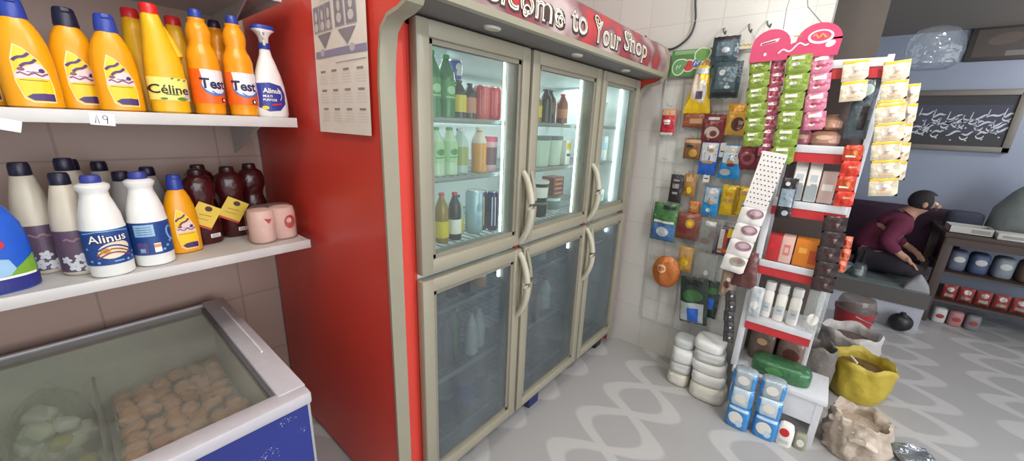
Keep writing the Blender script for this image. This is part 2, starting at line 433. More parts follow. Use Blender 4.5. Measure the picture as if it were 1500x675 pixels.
    for lo, (z0, z1) in enumerate(((1.004, 1.785), (.118, .984))):
        for k, (a, b) in enumerate(EDGES):
            fw = .05; g = G(); y0, y1 = .955, .992
            g.bx(a, a+fw, y0, y1, z0, z1, CREAM, .008).bx(b-fw, b, y0, y1, z0, z1, CREAM, .008)
            g.bx(a+fw-.006, b-fw+.006, y0, y1, z0, z0+fw, CREAM, .008).bx(a+fw-.006, b-fw+.006, y0, y1, z1-fw, z1, CREAM, .008)
            i = .014
            for q in ((a+fw-.002, a+fw+i, z0+fw, z1-fw), (b-fw-i, b-fw+.002, z0+fw, z1-fw), (a+fw, b-fw, z0+fw-.002, z0+fw+i), (a+fw, b-fw, z1-fw-i, z1-fw+.002)):
                g.bx(q[0], q[1], y0+.010, y1-.004, q[2], q[3], gasket)
            d = g.done('door', t, world=True)
            gg = G().bx(a+fw, b-fw, .972, .977, z0+fw, z1-fw, GLASS_L if lo else GLASS_U); gg.shift(-Vector(t.location))
            gg.done('glass', d, smooth=0)
            if k < 2:
                hz = z0+.165 if not lo else z1-.165
                pts = [(b-.02, .957-.052*math.sin(PI*j/12)**.7, hz-.15+.30*j/12) for j in range(13)]
                hg = G().tube(pts, [.013+.003*math.sin(PI*j/12) for j in range(13)], mat('cream_handle', (176, 170, 152), .4), 10, 1.)
                hg.shift(-Vector(t.location)); hg.done('handle', d)
                # moulded recess lip of the neighbouring door beside the handle
                c = EDGES[k+1][0]
                pts = [(c+.02+.012*math.sin(PI*j/12), .957-.02*math.sin(PI*j/12), hz-.15+.30*j/12) for j in range(13)]
                hg = G().tube(pts, .010, CREAM, 8); hg.shift(-Vector(t.location)); hg.done('finger_lip', t)
    # wire and glass shelves
    SH = mat('fridge_shelf', (150, 156, 154), .35, .3)
    for a, b in ((.714, 1.228), (1.264, 1.816), (1.85, 2.284)):
        for z in (1.515, 1.305, 1.04, .78, .46, .15):
            g = G(); g.tube([(a, 1.068, z-.006), (b, 1.068, z-.006)], .010, SH, 8)
            for y in (1.2, 1.33, 1.46, 1.57): g.tube([(a, y, z-.006), (b, y, z-.006)], .004, SH, 6)
            n = 14
            for i in range(n+1):
                x = a+(b-a)*i/n
                g.tube([(x, 1.068, z-.003), (x, 1.585, z-.003)], .0025, SH, 5)
            g.done('wire_shelf', t, world=True)
    TUBE = mat('led_tube', (255, 255, 255), .4, emit=((226, 244, 255), 9.))
    for x, y in ((1.186, 1.046), (1.774, 1.046), (2.274, 1.06)):
        G().bx(x-.0025, x+.0025, y-.004, y+.004, 1.05, 1.74, TUBE).done('led_strip', t, world=True)
        G().bx(x-.004, x+.004, y-.006, y+.006, .84, .95, TUBE).done('led_strip', t, world=True)
    BLUEF = mat('blue_foot', (36, 40, 92), .5)
    for x, y, mm in ((.75, 1.05, BLACK), (1.46, 1.04, BLUEF), (2.24, 1.05, BLACK)):
        G().box((x, y, .042), (.09, .09, .082), mm, None, .01).done('foot', t, world=True)
    return t
FR = build_fridge()

# calendar taped on the fridge side
def calendar():
    t = thing('wall_calendar', 'paper wall calendar with portrait photos taped to the red fridge side', 'calendar', (.597, 1.177, 1.455), -PI/2)
    paper = mat('calendar_paper', (222, 212, 202), .7, noi=(6, .05)); W, H = .325, .43
    f0 = lambda u, v, off: Vector((u, -.004-off-.006*math.sin(u*14+1)*v/H, v))
    g = G(); g.sheet(lambda i, j: f0((i-.5)*W-.01*(1-j), j*H-.01*(1-i)*0, 0), 16, 16, paper)
    ppr = g.done('sheet', t)
    g = G(); DG = mat('print_grey', (138, 130, 138), .6); PU = mat('print_purple', (140, 134, 160), .6); LG = mat('print_pale', (186, 178, 186), .6); FC = mat('print_face', (196, 188, 186), .6)
    g.rect(0, .235, W-.012, .020, f0, PU)
    for x in (-.105, .085): g.oval(x, .24, .03, .022, f0, LG, .0018)
    for k, x in enumerate((-.135, -.09, -.045, .025, .09)):
        w, h, y = (.042, .075, .335) if k < 3 else (.058, .088, .343)
        g.rect(x, y, w, h, f0, LG, .001); g.rect(x, y, w-.006, h-.006, f0, DG, .0016)
        g.oval(x+.002, y+.008, .02, .028, f0, FC, .0022); g.oval(x, y-.022, .03, .026, f0, FC, .0021)
    for x in (-.085, .06): g.decal([(x-.05, .292), (x, .250), (x+.05, .292)], f0, DG)
    for i in range(3): g.stroke([(-.1+k*.012, .405-.012*i+.004*math.sin(k*1.9+i*2)) for k in range(16)], .0022, f0, LG)
    g.stroke([(-.02, .205), (.15, .208)], .002, f0, DG)
    for r_ in range(3):
        for c_ in range(4):
            x = -.115+c_*.077; y = .185-r_*.056
            g.rect(x, y, .034, .006, f0, DG)
            for q in range(4): g.stroke([(x-.028, y-.012-q*.008), (x+.028, y-.012-q*.008)], .0009, f0, LG)
    g.done('print', ppr, smooth=0)
calendar()

# ------------------------------------------------------------------ left wall shelves
def wall_shelf(x0, x1, zt, label, lip=.032):
    t = thing('wall_shelf', label, 'shelf', (x0, 1.48, zt-lip))
    G().bx(x0, x1, 1.483, 2.03, zt-.012, zt, SHELFW).done('board', t, world=True)
    g = G().bx(x0, x1, 1.478, 1.485, zt-lip, zt+.001, SHELFW, .002); g.bx(x1-.004, x1, 1.48, 2.03, zt-lip, zt, SHELFW)
    g.done('front_lip', t, world=True)
    for x in (x1-.06, x1-.75): G().prism([(2.03, zt-.012), (1.60, zt-.012), (2.03, zt-.16)], 'x', x-.003, x+.003, SHELFW).done('bracket', t, world=True)
    return t
wall_shelf(-1.6, .572, 1.495, 'middle white metal wall shelf carrying yellow cleaner bottles')
wall_shelf(-1.6, .572, 1.045, 'lower white metal wall shelf carrying bleach and dark red bottles')
wall_shelf(-1.6, .565, 1.89, 'topmost white metal wall shelf, only its corner in view')

def price_tag(x, z, w, h, label, digits, rz=0.):
    f = flat(0); g = G(); g.box((0, .0005, 0), (w, .001, h), LWHITE)
    if digits:      # hand-written Persian 89
        s_ = h*.36
        g.stroke([(-.010-s_*.3, -s_), (-.010, s_), (-.010+s_*.35, -s_)], .0018, f, INK, .0012)
        pts = [(.005+s_*.4*math.cos(a), s_*.45+s_*.45*math.sin(a)) for a in [k*.5 for k in range(13)]]
        g.stroke(pts, .0016, f, INK, .0012); g.stroke([(.005+s_*.4, s_*.4), (.005+s_*.3, -s_)], .0018, f, INK, .0012)
    g.done('price_tag', None, (x, 1.4773, z), label=label, cat='label', rot=(0, rz, 0))
price_tag(.094, 1.474, .045, .030, 'white handwritten price tag on the lip of the middle shelf', True, .08)
price_tag(-.068, 1.458, .055, .026, 'torn blank white tag at the far left of the middle shelf lip', False, .25)

# ------------------------------------------------------------------ bottles of the middle shelf
SEC = lambda z, rx, ry, cx=0., cy=0.: (z, rx, ry, cx, cy)
def part(g, name, parent, **k): return g.done(name, parent, **k)

def dish_soap(label, loc, rz, cap, sc=1., name='dish_soap_bottle', group=None, ht=1.):
    """oval bottle with sloping shoulders, flip cap and leaf shaped label"""
    t = thing(name, label, 'bottle', loc, rz, group)
    k = sc; h = sc*ht
    sp = [SEC(0, .040*k, .026*k), SEC(.004*h, .046*k, .031*k), SEC(.06*h, .047*k, .032*k), SEC(.115*h, .046*k, .032*k), SEC(.15*h, .042*k, .030*k), SEC(.178*h, .034*k, .026*k), SEC(.195*h, .026*k, .022*k), SEC(.203*h, .02*k, .02*k)]
    part(G().spec(sp, YELB, 36, 2.3), 'bottle_body', t)
    c = [SEC(.200*h, .0215*k, .0205*k), SEC(.206*h, .0235*k, .0215*k), SEC(.228*h, .0215*k, .020*k), SEC(.243*h, .019*k, .018*k), SEC(.247*h, .016*k, .015*k)]
    g = G().spec(c, cap, 28); g.box((0, -.019*k, .240*h), (.016*k, .008*k, .010*h), cap, None, .002)
    part(g, 'cap', t)
    f = spec_surf(sp, 2.3); q = lambda a, b: (a*k, b*h)
    g = G(); EDGE = mat('label_cream', (238, 214, 150), .4); YL = mat('label_yellow', (244, 196, 10), .4); PK = mat('label_pink', (226, 200, 204), .4); PU = mat('label_purple', (66, 40, 104), .45)
    out = [q(-.020, .022), q(-.008, .013), q(.030, .013), q(.032, .05), q(.028, .085), q(.016, .113), q(-.003, .136), q(-.016, .144), q(-.026, .11), q(-.027, .06)]
    cx, cy = .002*k, .075*h
    g.decal(out, f, EDGE, .0006)
    g.decal([(cx+(a-cx)*.93, cy+(b-cy)*.95) for a, b in out], f, YL, .0011)
    g.decal([q(-.025, .080), q(-.010, .092), q(.012, .104), q(.020, .100), q(.027, .078), q(.029, .068), q(.0, .070), q(-.025, .066)], f, PK, .0016)
    for o in (0, 1):
        g.stroke([q(-.023+.009*o+i*.0034, .106-.013*o+.0024*i+.0022*math.sin(i*.8)) for i in range(9)], .0056*k, f, PU, .0021)
    g.stroke([q(-.022+i*.0055, .078+.003*math.sin(i*1.6)) for i in range(10)], .0035*k, f, mat('label_plum', (128, 70, 90), .45), .0022)
    g.oval(-.014*k, .088*h, .012*k, .008*h, f, mat('label_plum', (0, 0, 0)), .0022); g.oval(.018*k, .087*h, .010*k, .010*h, f, PU, .0022)
    g.rect(.002*k, .064*h, .044*k, .0016*h, f, mat('label_brown', (150, 100, 20), .5), .0018)
    g.stroke([q(-.006+i*.003, .083+.0012*math.sin(i*2.2)) for i in range(8)], .0014*k, f, INK, .0024)
    g.decal([q(-.016, .026), q(-.006, .018), q(.029, .017), q(.029, .034), q(.012, .035), q(-.006, .033)], f, PU, .0018)
    part(g, 'front_label', t, smooth=0)
    return t
ZU = 1.496; ZL = 1.046
dish_soap('yellow dish soap bottle with bright blue cap, leftmost on the middle shelf', (-.008, 1.545, ZU), .12, BLUECAP, 1.0)
dish_soap('yellow dish soap bottle with nearly black cap on the middle shelf', (.078, 1.60, ZU), .1, NAVY, 1.02)
dish_soap('yellow dish soap bottle with blue cap, beside the red capped bottle', (.145, 1.545, ZU), .06, BLUECAP, .99)
dish_soap('dim yellow bottle with dark cap at the photo edge, behind the leftmost soap bottle', (-.095, 1.66, ZU), .1, NAVY, 1.0)

def red_cap(label, loc, rz, named=True):
    t = thing('bleach_bottle', label, 'bottle', loc, rz)
    YC = mat('lemon_bottle', (230, 176, 22), .34, noi=(12, .06))
    sp = [SEC(0, .038, .033), SEC(.005, .044, .038), SEC(.03, .044, .038), SEC(.036, .0455, .039), SEC(.10, .0455, .039), SEC(.108, .044, .038), SEC(.135, .043, .037, .0), SEC(.165, .038, .034, -.002), SEC(.20, .031, .030, -.005), SEC(.235, .0245, .0245, -.008), SEC(.262, .020, .020, -.009), SEC(.268, .0155, .0155, -.009)]
    g = G().spec(sp, YC, 36, 2.4)
    g.tube([(.034, -.005, .13), (.036, -.008, .16), (.026, -.006, .20), (.012, -.004, .236)], [.010, .011, .010, .006], YC, 10)
    part(g, 'bottle_body', t)
    g = G().spec([SEC(.262, .0195, .0195, -.009), SEC(.270, .0205, .0205, -.009), SEC(.285, .0195, .0195, -.009), SEC(.290, .017, .017, -.009)], mat('red_cap', (206, 36, 36), .35), 24); part(g, 'cap', t)
    if named:
        f = spec_surf(sp, 2.4); g = G(); LY = mat('label_lemon', (240, 224, 120), .45)
        band(g, sp, .036, .098, -1.45, 1.45, LY, .0008, 2.4)
        g.text('Céline', -.004, .066, .034, f, mat('label_black', (44, 36, 30), .5), .0022, 1.0, .015)
        GR = mat('label_green', (88, 128, 60), .5)
        for a, b in ((.02, .094), (.034, .093), (.005, .096)): g.oval(a, b, .009, .004, f, GR, .0016, .4)
        g.rect(.0, .052, .03, .003, f, GR, .0016)
        g.oval(.022, .041, .026, .010, f, GR, .0016); g.oval(-.02, .040, .016, .006, f, GR, .0016); g.rect(.035, .055, .012, .026, f, mat('label_lilac', (196, 190, 200), .5), .0017)
        part(g, 'front_label', t, smooth=0)
    return t
red_cap('yellow lemon bleach bottle with red cap and pale yellow label', (.247, 1.54, ZU), .05)
red_cap('plain yellow bottle with red cap, behind left of the lemon bleach', (.222, 1.665, ZU), .3, False)
red_cap('orange yellow bottle with red cap, behind between the lemon bleach and orange label', (.318, 1.665, ZU), -.2, False)

def waist_bottle(label, loc, rz, named=True, cap=BLUECAP):
    t = thing('floor_cleaner_bottle', label, 'bottle', loc, rz)
    OB = mat('amber_bottle', (228, 148, 20), .3, noi=(12, .06))
    sp = [SEC(0, .034, .034), SEC(.005, .039, .039), SEC(.03, .040, .040), SEC(.034, .0415, .0415), SEC(.135, .041, .041), SEC(.142, .040, .040), SEC(.165, .0405, .0405), SEC(.185, .036, .036), SEC(.200, .0285, .0285), SEC(.210, .027, .027), SEC(.225, .0305, .0305), SEC(.24, .031, .031), SEC(.258, .026, .026), SEC(.268, .020, .020), SEC(.272, .021, .021), SEC(.276, .021, .021), SEC(.277, .015, .015)]
    part(G().spec(sp, OB, 36), 'bottle_body', t)
    g = G().spec([SEC(.276, .016, .016), SEC(.279, .0175, .0175), SEC(.292, .0165, .0165), SEC(.300, .0135, .0135)], cap, 24); part(g, 'cap', t)
    if named:
        f = wrap_surf(sp); g = G(); OR = mat('label_orange', (232, 96, 14), .45)
        band(g, sp, .034, .132, -1.5, 1.5, OR, .0008)
        WH = mat('label_mist', (226, 222, 224), .45); BL = mat('label_blue', (70, 120, 190), .45)
        g.decal([(-.022, .10), (-.026, .132), (.06, .132), (.06, .085), (.02, .065), (-.012, .075)], f, WH, .0014)
        g.oval(.008, .086, .070, .058, f, BL, .0018); g.oval(.009, .091, .068, .056, f, WH, .0022)
        g.text('Test', .004, .092, .040, f, INK, .003, .90, .03)
        g.stroke([(-.004, .070), (.01, .062), (.03, .064), (.045, .072)], .004, f, BL, .0026)
        g.rect(.028, .045, .014, .014, f, INK, .0018); g.oval(.028, .045, .007, .009, f, LWHITE, .0024)
        part(g, 'front_label', t, smooth=0)
    return t
waist_bottle('orange yellow cleaner bottle with slim waist, beside the red capped bottle', (.343, 1.545, ZU), .12)
waist_bottle('orange yellow cleaner bottle with slim waist, beside the white spray bottle', (.432, 1.535, ZU), -.16)
waist_bottle('dim orange bottle with dark cap behind the two slim waisted bottles', (.415, 1.66, ZU), .1, False, NAVY)

def spray_bottle():
    t = thing('spray_bottle', 'white trigger spray bottle with blue head at the right end of the shelf', 'bottle', (.517, 1.54, ZU), .05)
    sp = [SEC(0, .046, .028), SEC(.006, .051, .031), SEC(.05, .052, .032), SEC(.10, .047, .031), SEC(.14, .038, .028), SEC(.175, .027, .022), SEC(.20, .018, .0175), SEC(.222, .0145, .0145)]
    part(G().spec(sp, WHITE, 36, 2.3), 'bottle_body', t)
    part(G().spec([SEC(.218, .017, .017), SEC(.22, .018, .018), SEC(.236, .017, .017), SEC(.238, .013, .013)], BLUECAP, 24), 'collar', t)
    g = G().spec([SEC(.236, .012, .013), SEC(.255, .014, .016), SEC(.268, .022, .024), SEC(.276, .033, .028), SEC(.278, .034, .028)], WHITE, 28, 2.6)
    g.spec([SEC(.277, .034, .028), SEC(.283, .035, .029), SEC(.290, .030, .026), SEC(.293, .018, .016)], BLUECAP, 28, 2.6)
    head = part(g, 'spray_head', t)
    g = G().tube([(-.012, -.020, .272), (-.014, -.034, .262), (-.013, -.036, .244), (-.011, -.030, .228)], [.006, .006, .005, .004], WHITE, 8); part(g, 'trigger', head)
    f = spec_surf(sp, 2.3); g = G(); LB = mat('label_deep_blue', (46, 54, 140), .4)
    g.decal([(-.046, .03), (-.02, .018), (.015, .022), (.035, .045), (.036, .08), (.024, .104), (-.01, .112), (-.044, .108)], f, LB, .0008)
    g.text('Alinus', -.006, .086, .022, f, LWHITE, .0018, .95, .02); g.text('MULTI', -.02, .068, .010, f, LWHITE, .0018, 1, .02); g.text('PURPOSE', -.014, .056, .010, f, LWHITE, .0018, 1, .02)
    g.decal([(-.01, .037), (.022, .042), (.022, .047), (-.01, .043)], f, mat('label_red', (200, 40, 44), .4), .0016)
    g.oval(-.03, .03, .02, .012, f, mat('label_yellow', (0, 0, 0)), .0016); g.stroke([(.018, .056), (.024, .068), (.022, .085), (.012, .095)], .002, f, LWHITE, .0016)
    part(g, 'front_label', t, smooth=0)
spray_bottle()

# ------------------------------------------------------------------ bottles of the lower shelf
IVORY = mat('ivory_bottle', (206, 196, 178), .4, noi=(10, .05))
def tall_bottle(label, loc, rz, h=.31, plain=False, group=None, bodym=None):
    t = thing('softener_bottle', label, 'bottle', loc, rz, group); k = h/.31; bm_ = bodym or IVORY
    sp = [SEC(0, .036, .036), SEC(.004, .040, .040), SEC(.012*k, .041, .041), SEC(.13*k, .041, .041), SEC(.16*k, .040, .040), SEC(.21*k, .034, .034), SEC(.25*k, .026, .026), SEC(.272*k, .021, .021), SEC(.278*k, .015, .015)]
    part(G().spec(sp, bm_, 30), 'bottle_body', t)
    part(G().spec([SEC(.272*k, .0195, .0195), SEC(.276*k, .021, .021), SEC(.300*k, .020, .020), SEC(.308*k, .017, .017)], NAVY, 22), 'cap', t)
    if not plain:
        f = wrap_surf(sp); g = G(); band(g, sp, .012*k, .14*k, -1.6, 1.6, mat('label_dusk', (92, 72, 92), .45), .0008)
        fl = mat('label_flower', (206, 208, 214), .5)
        for a, b, w in ((-.02, .03, .03), (.01, .026, .034), (.03, .045, .03), (-.006, .055, .026), (-.035, .05, .022), (.04, .022, .02)):
            for q in range(5): g.oval(a+w*.28*math.cos(q*1.257), b*k+w*.28*math.sin(q*1.257), w*.5, w*.38, f, fl, .0014+.0002*(q % 2), q*1.257, 10)
        g.stroke([(-.03+i*.006, .112*k+.004*math.sin(i*1.7)) for i in range(11)], .005, f, mat('label_rose', (150, 110, 128), .5), .0016)
        part(g, 'front_label', t, smooth=0)
    return t
def bleach(label, loc, rz, front):
    t = thing('bleach_bottle', label, 'bottle', loc, rz)
    sp = [SEC(0, .040, .040), SEC(.004, .045, .045), SEC(.034, .046, .046), SEC(.037, .0465, .0465), SEC(.138, .046, .046), SEC(.142, .0445, .0445), SEC(.175, .0415, .0415), SEC(.205, .034, .034), SEC(.225, .0285, .0285), SEC(.236, .028, .028), SEC(.246, .034, .034), SEC(.254, .034, .034), SEC(.259, .028, .028), SEC(.262, .018, .018)]
    part(G().spec(sp, WHITE, 40), 'bottle_body', t)
    part(G().spec([SEC(.259, .019, .019), SEC(.262, .021, .021), SEC(.276, .020, .020), SEC(.281, .017, .017)], mat('indigo_cap', (52, 60, 140), .4), 24), 'cap', t)
    f = wrap_surf(sp); g = G(); LB = mat('label_royal', (28, 66, 132), .42, noi=(40, .25)); LT = mat('label_sky', (120, 170, 210), .45)
    band(g, sp, .037, .136, -1.62, 1.62, LB, .0008)
    if front:
        g.stroke([(-.055, .127), (-.02, .133), (.02, .132), (.05, .127)], .003, f, LT, .0014)
        g.text('Alinus', -.002, .112, .032, f, INK, .0018, 1.0, .05, .04); g.text('Alinus', -.003, .113, .031, f, LWHITE, .0026, 1.0, .01, .04)
        CR = mat('label_peach', (232, 214, 190), .5); g.oval(.006, .078, .07, .046, f, CR, .0014, .25)
        g.oval(-.012, .078, .02, .016, f, mat('label_gold', (206, 140, 60), .5), .002)
        for q, c in ((0, 'label_plum'), (.010, 'label_brown'), (.02, 'label_royal')): g.stroke([(-.03+i*.0075, .060+q+.012*math.sin(i*.42-.3)) for i in range(10)], .004, f, MATS.get(c) or LB, .0021)
        for a, b in ((-.045, .05), (.045, .05), (.05, .062), (-.05, .085), (.03, .045), (-.03, .046)): g.oval(a, b, .007, .007, f, LT, .0018)
        g.rect(.01, .046, .02, .004, f, LT, .0018)
    else:
        g.rect(-.018, .112, .046, .036, f, mat('label_pale_blue', (150, 186, 212), .5), .0014)
        for q in range(4): g.rect(-.018, .122-q*.007, .034, .0014, f, LB, .002)
        g.rect(-.028, .058, .026, .036, f, mat('label_violet', (86, 72, 120), .5), .0014)
        g.rect(.006, .058, .016, .028, f, LWHITE, .0014); g.rect(.006, .064, .016, .010, f, mat('label_tan', (214, 150, 90), .5), .002); g.rect(-.028, .052, .012, .012, f, LT, .002)
        g.oval(.048, .095, .03, .05, f, LT, .0014, .3); g.oval(.05, .095, .022, .04, f, LB, .002, .3)
        for a, b in ((.03, .06), (.04, .072), (.02, .05)): g.oval(a, b, .008, .008, f, LT, .0018)
    part(g, 'front_label', t, smooth=0)
bleach('white bleach bottle with blue label facing front on the lower shelf', (.046, 1.522, ZL), .1, True)
bleach('white bleach bottle turned to its printed back label on the lower shelf', (.141, 1.55, ZL), .0, False)
tall_bottle('tall ivory softener bottle with dark cap, leftmost of its kind on the lower shelf', (-.072, 1.665, ZL), .2, .31)
tall_bottle('tall ivory softener bottle with dark cap, second from the left', (.008, 1.70, ZL), .1, .315)
tall_bottle('shorter ivory softener bottle just left of the front bleach bottle', (-.008, 1.595, ZL), .15, .285)
tall_bottle('plain pale bottle in the back row behind the front bleach bottle', (.085, 1.90, ZL), 0, .285, True)
tall_bottle('plain pale bottle in the back row between the two bleach bottles', (.118, 1.72, ZL), 0, .268, True, bodym=mat('grey_white_bottle', (180, 178, 176), .4))
tall_bottle('plain pale bottle in the back row, right of the turned bleach bottle', (.19, 1.80, ZL), 0, .27, True, bodym=MATS['grey_white_bottle'])
tall_bottle('pale bottle with wide cap in the rearmost row of the lower shelf', (.02, 1.83, ZL), 0, .30, True)
dish_soap('slim yellow soap bottle with blue cap on the lower shelf', (.228, 1.615, ZL), .05, BLUECAP, .92, ht=1.14)

def blue_jug():
    t = thing('detergent_bottle', 'large blue detergent bottle with green label at the left photo edge', 'bottle', (-.142, 1.55, ZL), .35)
    BB = mat('blue_bottle', (36, 90, 196), .3)
    sp = [SEC(0, .050, .036), SEC(.005, .056, .040), SEC(.05, .057, .041), SEC(.13, .056, .040), SEC(.17, .050, .038), SEC(.205, .036, .032), SEC(.225, .024, .024), SEC(.24, .022, .022)]
    part(G().spec(sp, BB, 36, 2.3), 'bottle_body', t)
    part(G().spec([SEC(.236, .024, .024), SEC(.24, .026, .026), SEC(.265, .024, .024), SEC(.27, .02, .02)], NAVY, 24), 'cap', t)
    f = spec_surf(sp, 2.3); g = G(); band(g, sp, .004, .036, -1.5, 1.5, mat('label_indigo', (40, 44, 120), .4), .0008, 2.3)
    g.decal([(-.05, .038), (.05, .038), (.05, .09), (.03, .075), (0, .05), (-.05, .045)], f, mat('label_grass', (120, 166, 50), .45), .001)
    g.decal([(-.05, .04), (.0, .045), (.012, .06), (.004, .085), (-.05, .10)], f, mat('label_ice', (150, 190, 220), .45), .0015)
    g.oval(-.02, .125, .05, .03, f, mat('label_red', (0, 0, 0)), .0015); g.rect(.0, .04, .09, .006, f, LWHITE, .0019)
    part(g, 'front_label', t, smooth=0)
blue_jug()

# dark red bottles with a card round the neck
def rose_bottle(label, loc, rz, tagged=True, w=1.):
    t = thing('syrup_bottle', label, 'bottle', loc, rz)
    MR = mat('maroon_bottle', (66, 18, 20), .22, noi=(14, .25), bump=.3, bscale=30)
    sp = [SEC(0, .042*w, .036), SEC(.006, .047*w, .040), SEC(.07, .048*w, .041), SEC(.115, .043*w, .038), SEC(.135, .036*w, .033), SEC(.15, .036*w, .033), SEC(.18, .046*w, .038), SEC(.21, .047*w, .038), SEC(.232, .040*w, .034), SEC(.245, .024*w, .024)]
    part(G().spec(sp, MR, 32, 2.5), 'bottle_body', t)
    part(G().spec([SEC(.243, .022, .022), SEC(.247, .024, .024), SEC(.262, .022, .022), SEC(.265, .018, .018)], mat('oxblood_cap', (52, 20, 22), .35), 20), 'cap', t)
    if tagged:
        YT = mat('card_yellow', (222, 190, 70), .55); g = G(); f = lambda u, v, off: Vector((u, -.050-off+.0-.10*(v-.11)**2, v))
        c, s_ = math.cos(-.55), math.sin(-.55); P = lambda a, b: (-.008+1.2*(a*c-b*s_), .108+1.2*(a*s_+b*c))
        g.decal([P(-.030, -.034), P(.030, -.034), P(.030, .034), P(-.030, .034)], f, YT, .001)
        g.decal([P(-.030, -.034), P(.030, -.034), P(.030, -.028), P(-.030, -.028)], f, mat('card_red', (190, 60, 36), .5), .0016)
        g.oval(*P(.0, .022), .022, .018, f, mat('card_dark', (58, 38, 24), .5), .0017, -.5); g.stroke([P(-.015, .0), P(.015, .004)], .002, f, mat('card_brown', (140, 100, 40), .5), .0017)
        g.stroke([P(-.018, -.012), P(.012, -.010)], .0016, f, MATS['card_brown'], .0017)
        part(g, 'neck_card', t, smooth=0)
        g = G(); fs = spec_surf(sp, 2.5); g.rect(.016, .030, .030, .014, fs, LWHITE, .0012)
        for q in range(7): g.rect(.006+q*.0032, .030, .0014, .010, fs, INK, .002, .005)
        part(g, 'barcode_label', t, smooth=0)
    return t
rose_bottle('dark red syrup bottle with yellow neck card, beside the yellow soap bottle', (.300, 1.688, ZL), .06)
rose_bottle('dark red syrup bottle with yellow neck card, nearer the tissue pack', (.400, 1.73, ZL), -.05)
rose_bottle('dark red bottle without card, behind the tissue pack', (.492, 1.80, ZL), .0, False)
rose_bottle('dark red bottle without card, at the back beside the fridge', (.335, 1.84, ZL), .0, False)

def tissue_pack():
    t = thing('tissue_roll_pack', 'pale pink pack of two paper rolls in clear film at the shelf end', 'paper', (.478, 1.575, ZL), .12)
    PP = mat('pink_paper', (226, 204, 196), .7, noi=(20, .1))
    RL = mat('red_print', (186, 36, 34), .5)
    for i, x in enumerate((-.036, .040)):
        g = G(); sp = [SEC(.002, .036, .040), SEC(.008, .040, .045), SEC(.10, .041, .046), SEC(.120, .037, .041), SEC(.124, .020, .022)]
        g.spec(sp, PP, 28, 2.2); f = spec_surf(sp, 2.2)
        if i: 
            g.oval(.004, .068, .040, .052, f, RL, .002); g.oval(.0, .074, .018, .020, f, PP, .003)
        else: g.decal([(-.010, .094), (.018, .090), (.006, .074)], f, RL, .002)
        g.shift((x, 0, 0)); part(g, 'paper_roll', t)
    sp = [SEC(0, .076, .046), SEC(.01, .081, .050), SEC(.06, .0825, .0515), SEC(.115, .080, .049), SEC(.132, .06, .035), SEC(.136, .03, .012)]
    g = G().spec(sp, film('wrap_film', (248, 236, 232), .10, .10, (236, 220, 214), .5, 40, .12), 40, 3.2); part(g, 'clear_wrap', t)
tissue_pack()

